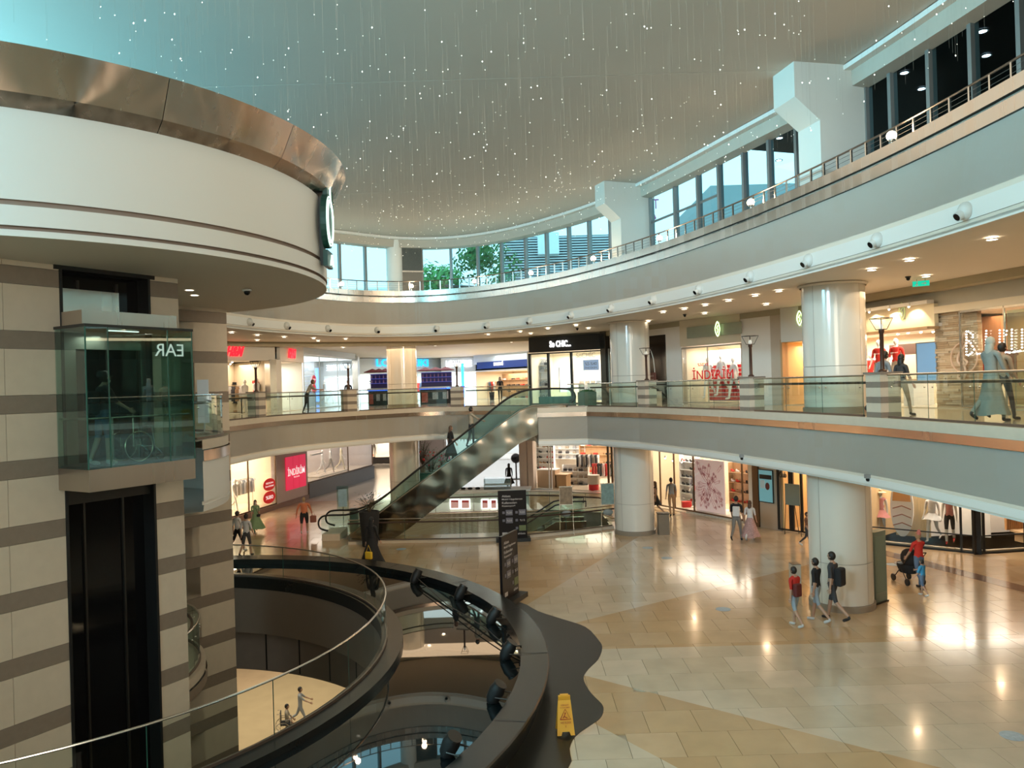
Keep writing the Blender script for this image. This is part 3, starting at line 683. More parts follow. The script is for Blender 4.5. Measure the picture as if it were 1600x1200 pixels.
# dark room behind the nearest glazing, with white ceiling spots
dr=struct('wall_dark_room')
A=along(DCE,1108,12); pts=[tuple(frame_at(DCE,j,-8)[0]) for j in range(0,A,30)]
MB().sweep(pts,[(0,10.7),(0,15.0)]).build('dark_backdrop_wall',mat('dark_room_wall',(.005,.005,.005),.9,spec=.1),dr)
p0=frame_at(DCE,A,-.6)[0]; p1=frame_at(DCE,A,-8)[0]
pts2=[tuple(frame_at(DCE,j,-.6)[0]) for j in range(0,A,30)]
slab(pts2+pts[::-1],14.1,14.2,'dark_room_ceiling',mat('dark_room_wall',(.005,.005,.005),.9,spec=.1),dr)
led2=mat('cold_spot_glow',(.8,.9,1),.4,emit=22,ecol=(.75,.88,1))
for x,y in [(1413,113),(1440,138),(1535,48),(1541,86),(1349,185),(1218,215),(1217,250)]:
    q=px(x,y,14.08); l=empty('room_spotlight',(q.x,q.y,14.08)); tag(l,'small white ceiling spotlight seen through the dark upper glazing','spotlight','spotlights in the dark room behind the upper glazing')
    MB().lathe([(.09,0),(.13,-.03),(.13,0)],14).build('trim_ring',dark_metal,l,smooth=True); MB().lathe([(0,-.02),(.09,-.02)],14).build('lamp_face',led2,l)
# --- clerestory at the left
wc=struct('window_5')
ys=[26,21,16,11,6,1,-4,-9]
for a in ys: MB().box(-17.3,-17.15,a-.07,a+.07,10.7,15).build('mullion',white,wc)
for a,b in zip(ys,ys[1:]): MB().add([(-17.2,a,11),(-17.2,b,11),(-17.2,b,15),(-17.2,a,15)],[(0,1,2,3)]).build('window_pane',glass('pale_glazing',(.8,.95,1),.02),wc)
MB().box(-17.3,-17.15,-9,26,14.85,15).box(-17.3,-17.15,-9,26,13.1,13.2).build('window_rail',white,wc)
# --- hanging strands with glass drops, glints painted as glow, under the atrium ceiling
ch=empty('hanging_crystal_curtain',(0,20,14.1)); tag(ch,'hundreds of thin strands with glass drops, their glitter a painted glow, hanging under the atrium ceiling','chandelier')
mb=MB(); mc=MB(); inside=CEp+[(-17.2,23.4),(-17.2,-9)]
def tri_strand(x,y,z0,z1,r): mb.add([(x+r*math.cos(a),y+r*math.sin(a),z) for z in(z0,z1) for a in(0,2.1,4.2)],[(0,1,4,3),(1,2,5,4),(2,0,3,5)])
cnt=0
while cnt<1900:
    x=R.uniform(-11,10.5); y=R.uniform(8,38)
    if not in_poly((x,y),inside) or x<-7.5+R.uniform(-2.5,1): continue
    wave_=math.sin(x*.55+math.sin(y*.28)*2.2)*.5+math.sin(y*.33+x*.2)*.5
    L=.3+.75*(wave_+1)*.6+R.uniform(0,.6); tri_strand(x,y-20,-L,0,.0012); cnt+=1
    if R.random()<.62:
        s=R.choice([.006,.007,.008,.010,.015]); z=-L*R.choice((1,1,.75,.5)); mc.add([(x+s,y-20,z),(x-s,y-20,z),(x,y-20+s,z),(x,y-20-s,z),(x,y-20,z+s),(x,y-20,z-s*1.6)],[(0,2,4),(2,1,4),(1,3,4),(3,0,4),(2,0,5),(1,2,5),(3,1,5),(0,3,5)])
o=mb.build('strands',mat('strand_thread',(.42,.38,.32),.5),ch); o['kind']='stuff'
o=mc.build('glint_drops',mat('painted_glint',(1,.93,.8),.1,emit=3.2,ecol=(1,.94,.82)),ch); o['kind']='stuff'  # crystal glints are put in as emission of the drops
# ================================================================== PEOPLE
def V(*a): return Vector(a)
SKIN=mat('skin',(.48,.29,.2),.55); SKIN2=mat('pale_skin',(.62,.42,.32),.55); EYE=mat('eye_dark',(.03,.02,.02),.3)
def cloth(name,c): return mat(name,c,.85,var=.15,scale=14,bump=.2)
def figure(name, H, top, bottom, shoes, skin=None, hair=None, long_hair=False, legs='long', sleeves='short', walk=.3, arms=(.2,-.2), elbows=(.3,.3), abd=.12, lean=0.0, look=0.0, skirt=None, skirt_z=.5, skirt_flare=.3, face=True, kneeb=None, stout=1.0, robe=False):
    """one continuous body facing -y, feet on z=0; clothing colours by region, hair and skirts are children"""
    skin=skin or SKIN; verts=[]; edges=[]; rad=[]; tags=[]
    def v(p,r,par,tg):
        verts.append(Vector(p)); rad.append(r if isinstance(r,tuple) else (r,r)); i=len(verts)-1
        if par is not None: edges.append((par,i)); tags.append(tg)
        return i
    sl=math.sin(lean); cl=math.cos(lean)
    def up(x,y,z):                   # torso point leaning forward about the pelvis
        dz=z-.93; return V(x, y*cl-sl*dz, .93+dz*cl-y*sl*.0)
    w=stout
    pel=v(up(0,0,.93),(.145*w,.11*w),None,None)
    wai=v(up(0,0,1.10),(.125*w,.10*w),pel,'t'); che=v(up(0,0,1.30),(.15*w,.11*w),wai,'t'); nb=v(up(0,.01,1.43),(.085,.075),che,'t')
    nk=v(up(0,.0,1.50),(.05,.05),nb,'n'); v(up(0,-.01,1.57),(.052,.06),nk,'n')
    hands=[]
    for k,s in enumerate((-1,1)):
        sh=v(up(s*.175*w,.01,1.405),(.062*w,.062*w),nb,'t')
        a=arms[k]; S_=up(s*.175*w,.01,1.405); d=V(s*math.sin(abd),-math.sin(a)*math.cos(abd),-math.cos(a)*math.cos(abd)); E=S_+d*.28
        m=v(S_+d*.15,(.05*w,.05*w),sh,'u'); e=v(E,(.042,.042),m,'U')
        b=a+elbows[k]; d2=V(s*math.sin(abd)*.5,-math.sin(b),-math.cos(b)).normalized(); Wr=E+d2*.25
        wv_=v(Wr,(.027,.024),e,'f'); v(Wr+d2*.05,(.034,.02),wv_,'h'); hands.append((Wr+d2*.075,d2,s))
    low=9; feet=[]
    for k,s in enumerate((-1,1)):
        sw=walk*(1 if k==0 else -1); kn=(.12+max(0,-sw)*1.4) if kneeb is None else kneeb[k]
        Hp=V(s*.09*w,0,.90); hp=v(Hp,(.09*w,.095*w),pel,'T'); d=V(s*.02,-math.sin(sw),-math.cos(sw)); K=Hp+d*.42
        v1=v(Hp+d*.2,(.078*w,.08*w),hp,'T'); kk=v(K,(.056,.058),v1,'T'); b=sw-kn; d2=V(0,-math.sin(b),-math.cos(b)); A=K+d2*.42
        c=v(K+d2*.15,(.052,.056),kk,'s'); an=v(A,(.036,.04),c,'s'); 
        tip=V(0,-math.cos(b*.6),math.sin(min(0,b*.6))) ; hl=v(A+V(0,.03,-.045),(.04,.035),an,'x'); v(A+tip*.10+V(0,0,-.055),(.045,.03),hl,'x'); v(A+tip*.18+V(0,0,-.06),(.036,.022),len(verts)-1,'x')
        low=min(low,A.z-.085)
    me=bpy.data.meshes.new('f'); me.from_pydata([tuple(p-V(0,0,low)) for p in verts],edges,[])
    ob=bpy.data.objects.new('f',me); col.objects.link(ob)
    mo=ob.modifiers.new('s','SKIN'); mo.use_smooth_shade=True
    for i,sv in enumerate(me.skin_vertices[0].data): sv.radius=rad[i]; sv.use_root=(i==0)
    ob.modifiers.new('d','SUBSURF').levels=1
    dg=bpy.context.evaluated_depsgraph_get(); nm=bpy.data.meshes.new_from_object(ob.evaluated_get(dg)); bpy.data.objects.remove(ob)
    P=[p-V(0,0,low) for p in verts]; E_=[(P[a],P[b],t) for (a,b),t in zip(edges,tags)]
    nm.materials.clear()
    for m in (skin,top,bottom,shoes,EYE,mat('lips',(.42,.16,.13),.5)): nm.materials.append(m)
    tm={'t':1,'n':0,'u':1,'U':1 if sleeves!='none' else 0,'f':1 if sleeves=='long' else 0,'h':0,'T':2,'s':2 if legs=='long' else 0,'x':3}
    if sleeves=='none': tm['u']=0
    for p in nm.polygons:
        c=p.center; best=(9,None)
        for a,b,t in E_:
            ab=b-a; q=max(0,min(1,(c-a).dot(ab)/ab.length_squared)); dd=(c-(a+ab*q)).length
            if dd<best[0]: best=(dd,t)
        p.material_index=tm[best[1]]; p.use_smooth=True
        if best[1]=='t' and c.z<(.97-low) : p.material_index=2
    bm=bmesh.new(); bm.from_mesh(nm); bpy.data.meshes.remove(nm)
    # head, face and hands join the same mesh
    mb=MB(); hc=up(0,-.02,1.635)-V(0,0,low); rot=Matrix.Translation(hc)@Matrix.Rotation(look,4,'Z'); mb.M=rot
    mb.ball((0,0,0),(.074,.094,.112),14,0)
    if face:
        mb.ball((0,-.02,-.06),(.052,.068,.055),10,0)
        mb.add([(-.013,-.088,-.02),(.013,-.088,-.02),(0,-.115,-.022),(0,-.09,.02)],[(0,2,3),(2,1,3),(0,1,2)],0)
        for s in(-1,1):
            mb.ball((s*.031,-.083,.008),(.012,.008,.008),6,4); mb.ball((s*.075,.005,-.005),(.012,.022,.03),8,0)
        mb.box(-.02,.02,-.092,-.084,-.062,-.054,5)
    for Wp,d2,s in hands:
        c=Wp-V(0,0,low); side=V(0,1,0).cross(d2).normalized() if abs(d2.y)<.95 else V(1,0,0); fw=d2.cross(side).normalized()
        M_=Matrix(((fw.x,side.x,d2.x,c.x),(fw.y,side.y,d2.y,c.y),(fw.z,side.z,d2.z,c.z),(0,0,0,1))); mb.M=M_
        mb.ball((0,0,-.01),(.042,.016,.05),8,0)
        for q,(fx,fl) in enumerate(((-.03,.055),(-.01,.07),(.01,.068),(.029,.052))): mb.tube([(fx,0,.02),(fx*1.1,-s*.004,.02+fl*.5),(fx*1.1,-s*.018,.02+fl)],[.0095,.0085,.006],5,0)
        mb.tube([(-.035,0,-.015),(-.06,-.006,.01),(-.062,-.012,.035)],[.012,.010,.007],5,0)
    n0=len(bm.verts); 
    vs=[bm.verts.new(p) for p in mb.v]
    for f,k in zip(mb.f,mb.mi):
        try: ff=bm.faces.new([vs[i] for i in f]); ff.material_index=k; ff.smooth=True
        except ValueError: pass
    bmesh.ops.recalc_face_normals(bm,faces=bm.faces)
    out=bpy.data.meshes.new(name); bm.to_mesh(out); bm.free()
    for m in (skin,top,bottom,shoes,EYE,MATS['lips']): out.materials.append(m)
    o=bpy.data.objects.new(name,out); col.objects.link(o); sc=H/1.755; o.scale=(sc,sc,sc)
    if hair:
        h=MB(); h.M=rot; h.ball((0,.012,.012),(.087,.102,.118),16)
        keep=[f for f in h.f if not (sum(( (rot.inverted()@h.v[i]).y for i in f))/len(f)<-.035 and sum(((rot.inverted()@h.v[i]).z for i in f))/len(f)<.045) and sum(((rot.inverted()@h.v[i]).z for i in f))/len(f)>(-.09 if not long_hair else -.12)]
        h.f=keep; h.mi=[0]*len(keep)
        if long_hair: h.ball((0,.07,-.14),(.085,.045,.17),12); h.ball((-.05,.04,-.1),(.035,.05,.13),8); h.ball((.05,.04,-.1),(.035,.05,.13),8)
        h.build('hair',hair,o,smooth=True)
    if skirt:
        k=MB(); n=28; vs=[]; rows=7; z0=1.02-low; z1=skirt_z
        for i in range(rows+1):
            f=i/rows; z=z0+(z1-z0)*f; r=(.13*w+(skirt_flare-.1)*f**1.1) 
            for j in range(n):
                a=2*PI*j/n; rr=r*(1+.10*f*math.sin(a*6+f*2)); vs.append((rr*math.cos(a)*1.05,rr*math.sin(a)*(.9+.35*f*abs(walk)*2),z+.02*f*math.sin(3*a)))
        fs=[(i*n+j,i*n+(j+1)%n,(i+1)*n+(j+1)%n,(i+1)*n+j) for i in range(rows) for j in range(n)]
        k.add(vs,fs); k.build('skirt' if not robe else 'robe',skirt,o,smooth=True)
    return o
HB=mat('black_hair',(.012,.010,.009),.5); HBr=mat('brown_hair',(.09,.045,.025),.5); HBl=mat('fair_hair',(.35,.22,.12),.5)
def stand(o,x,y,z=0,rz=0,label='',D=None,grp=None):
    p=px(x,y,z) if D is None else pd(x,y,D); o.location=(p.x,p.y,z); o.rotation_euler=(0,0,rz); tag(o,label,'person' if o.name.startswith('person') else 'mannequin',grp); return p
def H_of(x,yf,yh,z=0): p=px(x,yf,z); return (yf-yh)*p.y/1200
def person(x,yf,yh,rz,label,z=0,H=None,**k):
    o=figure('person',H or max(1.0,min(1.85,H_of(x,yf,yh,z))),**k); stand(o,x,yf,z,rz,label); return o
W_=cloth('white_cotton',(.72,.70,.68)); K_=cloth('black_cotton',(.015,.015,.017)); DG=cloth('charcoal_cotton',(.05,.05,.055)); GR=cloth('grey_cotton',(.28,.30,.32)); DEN=cloth('pale_denim',(.30,.38,.45)); DEN2=cloth('blue_denim',(.10,.16,.26)); KH=cloth('tan_trousers',(.42,.25,.13)); RD=cloth('red_cotton',(.55,.03,.02)); OR=cloth('rust_orange_cloth',(.55,.17,.08)); GN=cloth('sage_green_cloth',(.22,.34,.18)); BL=cloth('bright_blue_cotton',(.05,.32,.60)); BE=cloth('beige_grey_cloth',(.36,.31,.24)); TQ=cloth('grey_teal_cloth',(.27,.30,.28))
SH=mat('dark_shoes',(.02,.02,.022),.5); SW=mat('white_shoes',(.6,.6,.6),.5)
def bag(parent,loc,size,m,name='bag',strap=None):
    mb=MB().box(loc[0]-size[0]/2,loc[0]+size[0]/2,loc[1]-size[1]/2,loc[1]+size[1]/2,loc[2]-size[2],loc[2])
    o=mb.build(name,m,parent); bv=o.modifiers.new('b','BEVEL'); bv.width=min(size)*.3; bv.segments=3
    if strap: MB().tube(strap,.009,5).build('strap',m,o)
    return o
p=person(400,832,781,.5,'woman in a long sage green dress and white mask walking by the shopfront',top=GN,bottom=GN,shoes=SH,skin=SKIN,hair=HB,long_hair=True,skirt=GN,skirt_z=.22,skirt_flare=.42,walk=.3)
MB().ball((0,-.115,1.585),(.05,.035,.045),10).build('face_mask',white,p,smooth=True); bag(p,(.12,-.2,1.0),(.18,.08,.14),K_,strap=[(.12,-.2,1.0),(0,-.12,1.3),(-.12,.02,1.45)])
p=person(372,862,798,2.6,'man in a white shirt and dark shorts walking behind another by the striped pier',top=W_,bottom=K_,shoes=SW,hair=HB,legs='short',walk=.35)
p=person(386,869,803,2.9,'man in a pale grey shirt and dark shorts nearest the striped pier',top=cloth('pale_grey_cotton',(.55,.55,.56)),bottom=DG,shoes=SH,hair=HB,legs='short',walk=.25)
p=person(476,834,779,PI+.2,'stout woman in a rust orange top and black shorts walking away',top=OR,bottom=K_,shoes=SW,hair=HBl,legs='short',sleeves='long',abd=.35,walk=.25,stout=1.25,H=1.62)
bag(p,(-.42,.0,.86),(.3,.14,.34),mat('brown_leather',(.25,.08,.05),.5),strap=[(-.5,0,.86),(-.42,0,1.05),(-.34,0,.86)])
p=person(582,886,808,PI-.4,'woman in a long black robe and headscarf by the pool rim',top=K_,bottom=K_,shoes=SH,hair=K_,long_hair=True,sleeves='long',skirt=K_,skirt_z=.06,skirt_flare=.42,robe=True,walk=.25)
y=mat('yellow_bag',(.8,.5,.03),.5); bag(p,(-.1,.36,.62),(.26,.12,.26),y,strap=[(-.2,.36,.62),(-.1,.36,.85),(0,.36,.62)])
p=person(796,765,728,PI,'distant woman in black clothes and headscarf in the white corridor',top=K_,bottom=K_,shoes=SH,hair=K_,long_hair=True,sleeves='long',skirt=K_,skirt_z=.4,skirt_flare=.3,H=1.6)
p=person(1050,806,747,PI,'man in a grey T-shirt and tan trousers looking into the shop window',top=GR,bottom=KH,shoes=SH,hair=HB,walk=.12,abd=.2)
p=person(1025,805,752,PI+1.2,'woman in a black dress half hidden behind the middle column',top=K_,bottom=K_,shoes=SH,hair=HBr,long_hair=True,skirt=K_,skirt_z=.55,skirt_flare=.24,legs='short',sleeves='none')
p=person(1152,846,774,PI-.5,'tall young man in a black T-shirt and grey trousers with white sling bag',top=K_,bottom=cloth('grey_trousers',(.22,.2,.18)),shoes=SH,hair=HB,walk=.38,arms=(.1,.35))
bag(p,(-.03,.16,1.36),(.26,.1,.38),W_,strap=[(.14,.1,1.44),(.12,-.1,1.35),(-.1,-.12,1.05)])
p=person(1173,845,782,PI-.5,'woman in a long floral skirt and white top holding his hand',top=W_,bottom=W_,shoes=SW,hair=HBr,long_hair=True,skirt=mat('floral_skirt',(.48,.30,.28),.85,var=.75,scale=26),skirt_z=.2,skirt_flare=.36,walk=.3)
p=person(1243,979,886,PI+.5,'boy in a red T-shirt and pale shorts with a dark red backpack',top=RD,bottom=DEN,shoes=SW,hair=HB,legs='short',walk=.22)
bag(p,(.1,.2,1.32),(.26,.14,.38),mat('maroon_bag',(.12,.02,.02),.6),'backpack')
p=person(1277,972,872,PI+.7,'teenager in a black T-shirt and pale denim shorts between two friends',top=K_,bottom=DEN,shoes=SW,hair=HB,legs='short',walk=.27)
p=person(1303,970,862,PI+.7,'tall teenager in charcoal clothes with a black backpack by the nearest column',top=DG,bottom=DG,shoes=SH,hair=HB,legs='short',walk=.30)
bag(p,(.0,.2,1.38),(.3,.18,.46),K_,'backpack')
p=person(1262,856,800,.8,'shopper in brown half hidden behind the nearest column',top=cloth('brown_cloth',(.2,.1,.06)),bottom=DG,shoes=SW,hair=HBr)
p=person(1437,920,835,PI+.15,'woman in a red top and jeans pushing a stroller',top=RD,bottom=DEN2,shoes=SH,hair=HBl,walk=.2,arms=(.75,.4),elbows=(.5,.3),H=1.66)
MB().tube([(0,.02,1.7),(0,.05,1.84)],[.075,.03],10).build('striped_hair_scarf',mat('pink_scarf',(.6,.2,.18),.8,var=.5,scale=18),p,smooth=True)
p=person(1442,931,879,PI+.6,'small child in a bright blue T-shirt and blue shorts beside the stroller',top=BL,bottom=DEN2,shoes=SW,hair=HB,legs='short',walk=.2,arms=(.9,.3),stout=1.25,H=1.02)
p=person(480,646,599,2.0,'person in dark clothes leaning on the gallery railing at the left',z=5.3,top=BE,bottom=DG,shoes=SH,hair=HBr,lean=.45,arms=(.9,.9),elbows=(.6,.6),H=1.6,walk=.1)
q=pd(480,646,35.0); p.location=(q.x,35.0,5.3)
p=person(782,628,594,.1,'distant woman in black clothes walking on the upper corridor',z=5.3,top=K_,bottom=DG,shoes=SH,hair=HB,long_hair=True,H=1.6)
for x,D,H,k,lb in ((1377,19.3,1.62,dict(top=GR,bottom=DG,shoes=SH,hair=HB,lean=.2),'dark haired man in grey behind the railing post at the right'),(1409,18.7,1.5,dict(top=DG,bottom=BE,shoes=SH,hair=HB,long_hair=True),'woman with long black hair behind the gallery glass at the right'),
    (1549,15.3,1.7,dict(top=TQ,bottom=TQ,shoes=SH,hair=cloth('pale_headscarf',(.45,.47,.42)),long_hair=True,sleeves='long',skirt=TQ,skirt_z=.15,skirt_flare=.26,arms=(.3,.5)),'woman in a grey green robe and pale headscarf, a glass reflection built as a figure'),
    (1567,15.9,1.6,dict(top=BE,bottom=DG,shoes=SH,hair=HB),'man in beige, second figure built from the same glass reflection')):  # robed and beige figures stand in for a reflection in the glass
    o=figure('person',H,**k); q=pd(x,600,D); o.location=(q.x,D,5.3); o.rotation_euler=(0,0,PI*.6); tag(o,lb,'person')
p=person(545,640,601,0,'small distant person in black standing beyond the far railing post',z=5.3,top=K_,bottom=K_,shoes=SH,hair=HB,H=1.6)
q=pd(545,640,44); p.location=(q.x,44,5.3)
# two floors down
p=person(470,1134,1082,1.8,'person in grey pushing a wheelchair on the lowest floor',z=-10.6,top=GR,bottom=GR,shoes=SH,hair=HB,walk=.4,arms=(.8,.8),elbows=(.3,.3),H=2.0)
def wheelchair(loc,rz,label,sc=1):
    r=empty('wheelchair',loc,rz); r.scale=(sc,)*3; tag(r,label,'wheelchair')
    MB().box(-.22,.22,-.25,.2,.46,.5).build('seat',K_,r); MB().box(-.22,.22,.18,.22,.5,.95).build('backrest',K_,r)
    for s in(-1,1):
        m=MB(); m.tube([(s*.28,.12+.30*math.cos(a),.31+.30*math.sin(a)) for a in [i*2*PI/24 for i in range(25)]],.014,6)
        for i in range(8): m.tube([(s*.28,.12,.31),(s*.28,.12+.3*math.cos(i*PI/4),.31+.3*math.sin(i*PI/4))],.004,4)
        m.build('wheel',steel_g,r,smooth=True)
        m=MB(); m.tube([(s*.22,-.38+.09*math.cos(a),.09+.09*math.sin(a)) for a in [i*2*PI/12 for i in range(13)]],.014,5); m.build('caster',dark_metal,r)
        MB().tube([(s*.22,.32,.95),(s*.22,.2,.95),(s*.22,.2,.3),(s*.22,-.25,.3),(s*.22,-.4,.15)],.014,6).tube([(s*.24,.2,.7),(s*.24,-.2,.7),(s*.24,-.25,.3)],.013,6).build('side_frame',steel_g,r)
        MB().box(s*.12-.08,s*.12+.08,-.55,-.4,.1,.12).build('footrest',K_,r)
    return r
q=px(447,1148,-10.6); wheelchair((q.x,q.y,-10.6),1.8,'wheelchair pushed across the lowest floor',1.2)
o=figure('person',1.85,top=BE,bottom=BE,shoes=SH,hair=HB,kneeb=(1.5,1.5),walk=0.001,arms=(.4,.4)); tag(o,'person in beige riding low in front of the one in grey, on the lowest floor','person')
q=px(449,1146,-10.6); o.location=(q.x,q.y,-10.6); o.rotation_euler=(0,0,1.8)
# stroller
q=px(1419,910,0); r=empty('stroller',(q.x,q.y,0),PI+.1); tag(r,'black baby stroller pushed by the woman in red','stroller')
mb=MB(); mb.M=Matrix.Translation((0,.0,0)); mb.lathe([(.001,.30),(.22,.32),(.28,.5),(.27,.58)],16,sy=1.3).build('seat_shell',K_,r,smooth=True)
MB().ball((0,.12,.78),(.25,.3,.28),14).build('hood',K_,r,smooth=True)
for sx in(-1,1):
    MB().tube([(sx*.24,-.35,.09),(sx*.24,.1,.55),(sx*.24,.55,1.0)],.014,6).tube([(sx*.24,.35,.09),(sx*.24,0,.5)],.014,6).build('frame',dark_metal,r)
    for yy in(-.35,.35): MB().tube([(sx*.25-.025,yy,.1),(sx*.25+.025,yy,.1)],.1,14).build('wheel',SH,r)
MB().tube([(-.24,.55,1.0),(.24,.55,1.0)],.018,8).build('handle',dark_metal,r)
MB().box(-.24,.24,-.3,-.25,.5,.56).build('bumper_bar',white,r)
# ================================================================== LIFT
lift=W1.root('glass_lift'); tag(lift,'panoramic glass lift car with steel base on the striped stone wall','lift')
liftglass=glass('lift_glass',(.60,.76,.72),.07)
a,b,f=.95,3.12,-1.0
def LB(name,m,*bx):
    mb=MB()
    for q in bx: mb.box(*q)
    return mb.build(name,m,lift)
LB('base_skirt',brushed('brushed_warm_steel',(.50,.44,.38),.3,2),(a,b,f,.1,4.62,5.02))
LB('car_floor',mat('dark_rubber',(.04,.04,.04),.6),(a+.05,b-.05,f+.05,.3,5.02,5.06))
LB('roof_box',brushed('brushed_warm_steel',(.50,.44,.38)),(a+.12,b-.12,f+.3,.2,7.64,7.92))
LB('roof_plate',dark_metal,(a-.02,b+.02,f-.02,.2,7.59,7.64))
LB('header_panel',brushed('brushed_warm_steel',(.50,.44,.38)),(u0+.04,u0+1.25,.15,.3,7.95,8.4))
for (x0,y0,x1,y1) in ((a,f,a+.02,f),(a,f,a,.1),(b,f,b,.1)): pass
LB('glass_panel',liftglass,(a+.42,b-.55,f,f+.015,5.02,7.6)); LB('glass_panel',liftglass,(a,a+.41,f,f+.015,5.02,7.6)); LB('glass_panel',liftglass,(b-.54,b,f,f+.015,5.02,7.6))
LB('glass_panel',liftglass,(a,a+.015,f+.02,0,5.02,7.6)); LB('glass_panel',liftglass,(b-.015,b,f+.02,0,5.02,7.6))
for u in(a,a+.415,b-.545,b): LB('glass_joint',edge_m,(u-.008,u+.008,f-.005,f+.02,5.02,7.6))
LB('door_surround',brushed('lift_inner_steel',(.30,.29,.27),.35),(a+.15,a+.45,.12,.2,5.06,7.6),(b-.4,b-.1,.12,.2,5.06,7.6),(a+.45,b-.4,.12,.2,7.25,7.6))
LB('car_door',black_gl,(a+.45,b-.4,.2,.24,5.06,7.25)); LB('door_seam',dark_metal,((a+b)/2-.01,(a+b)/2+.01,.19,.2,5.06,7.25))
MB().tube([(a+.05,f+.08,5.93),(b-.05,f+.08,5.93)],.02,8).tube([(a+.06,f+.08,5.93),(a+.06,0,5.93)],.02,8).build('grab_rail',steel_g,lift)
for u in(a+.5,b-.4): MB().tube([(u,f+.08,5.06),(u,f+.08,5.93)],.022,8).build('rail_stanchion',steel_g,lift)
LB('added_lamp_strip',mat('added_lift_glow',(1,.95,.85),.4,emit=3),(1.7,2.3,-.5,-.44,7.57,7.585))  # strip and its light added to brighten the dark car
area('lift_fill_light',W1.p(2.0,-.45,7.5),W1.p(2.0,-.45,5),1.2,.4,14,NEUT)
t=text('EAR','reflected_lettering',mat('reflection_lettering',(.55,.72,.66),.4,emit=.35),.62,.24,.004,parent=lift); uu,zz=W1.u(264,547,f); t.location=(uu,f-.01,zz); t.scale=(-1,1,1)  # mirrored letters built on the glass in place of a reflected sign
MB().at(W1.M()).box(u0-.05,u1+.05,.1,.3,4.3,4.6).build('lift_underframe',dark_metal) and None
o=[q for q in col.objects if q.name.startswith('lift_underframe')][0]; o.parent=lift; o.data.transform(W1.M().inverted())
p=figure('person',1.72,top=K_,bottom=DEN2,shoes=SW,hair=HB,legs='short',arms=(.5,.2),elbows=(.5,.3),lean=.08,walk=.1,look=0)
q=W1.p(1.45,-.62,5.06); p.location=q; p.rotation_euler=(0,0,W1.ang+PI/2); tag(p,'man with a black cap, white mask and backpack standing in the glass lift','person')
MB().ball((0,-.13,1.585),(.05,.04,.05),10).build('face_mask',white,p,smooth=True)
mb=MB(); mb.lathe([(.095,1.66),(.10,1.71),(.08,1.77),(.0,1.78)],16,(0,-.01)).prism([(-.07,-.08),(.07,-.08),(.05,-.2),(-.05,-.2)],1.67,1.69); mb.build('cap',K_,p,smooth=True)
bag(p,(0,.2,1.4),(.3,.18,.45),K_,'backpack')
q=W1.p(2.15,-.55,5.06); wheelchair(q,W1.ang+PI/2,'steel wheelchair standing in the glass lift',.95)
# ================================================================== ESCALATOR
ED=32.45; EF=33.85
def ep(x,y,D=ED): p=pd(x,y,D); return (p.x,p.z)
topE=[(541,841),(640,767.6),(730,702),(787,660),(813,642),(833,634.5),(900,632)]; botE=[(900,650),(843,678),(810,694),(720,763),(640,825),(617,841)]
esc=empty('escalator',(0,0,0)); tag(esc,'steel clad escalator with glass sides rising to the first gallery','escalator')
TP=[ep(x,y) for x,y in topE]; BP=[ep(x,y) for x,y in botE]
def sideprism(mb,poly,y0,y1):
    n=len(poly); tri=tessellate_polygon([[Vector((p[0],p[1],0)) for p in poly]])
    return mb.add([(p[0],y0,p[1]) for p in poly]+[(p[0],y1,p[1]) for p in poly],[tuple(t) for t in tri]+[tuple(i+n for i in t[::-1]) for t in tri]+[(i,(i+1)%n,(i+1)%n+n,i+n) for i in range(n)])
clad=brushed('rippled_steel_cladding',(.46,.38,.31),.16,1.2)
nt=clad.node_tree; wv1=nt.nodes.new('ShaderNodeTexNoise'); wv1.inputs['Scale'].default_value=1.6; wv1.inputs['Detail'].default_value=0; tcn=nt.nodes.new('ShaderNodeTexCoord'); bpn=nt.nodes.new('ShaderNodeBump'); bpn.inputs['Strength'].default_value=.5; bpn.inputs['Distance'].default_value=.12
nt.links.new(tcn.outputs['Object'],wv1.inputs['Vector']); nt.links.new(wv1.outputs['Fac'],bpn.inputs['Height']); nt.links.new(bpn.outputs[0],nt.nodes['Principled BSDF'].inputs['Normal'])
for y0 in (ED,EF-.05): sideprism(MB(),TP+BP,y0,y0+.05).build('truss_cladding',clad,esc)
und=MB(); 
for a_,b_ in zip(BP,BP[1:]): und.add([(a_[0],ED,a_[1]),(b_[0],ED,b_[1]),(b_[0],EF,b_[1]),(a_[0],EF,a_[1])],[(0,1,2,3)])
und.build('underside_panel',clad,esc)
def lerp_top(X):
    for a_,b_ in zip(TP,TP[1:]):
        if a_[0]<=X<=b_[0]: return a_[1]+(b_[1]-a_[1])*(X-a_[0])/(b_[0]-a_[0])
    return TP[0][1] if X<TP[0][0] else TP[-1][1]
nst=24; X0,X1=TP[0][0]+.2,TP[5][0]; step0=None
for i in range(nst):
    x=X0+(X1-X0)*i/nst; z=lerp_top(x)-.12; dx=(X1-X0)/nst
    o=MB().box(0,dx,ED+.25,EF-.25,-.22,0).build('step',mat('grooved_step_metal',(.12,.12,.12),.4,.8,var=.4,scale=30),esc) if step0 is None else dup(step0)
    if step0 is None: step0=o
    o.parent=esc; o.location=(x,0,z)
MB().box(TP[0][0]-1.1,TP[0][0]+.2,ED+.2,EF-.2,0,.03).build('landing_plate',steel_g,esc); MB().box(TP[5][0],TP[6][0]+.6,ED+.2,EF-.2,5.30,5.33).build('landing_plate',steel_g,esc)
HR=[(512,830),(500,826),(497,817),(501,809),(512,805.5),(550,803),(590,784),(640,744),(730,673.5),(784,629),(815,612),(842,608),(886,607.5),(896,612),(899,622),(893,629)]
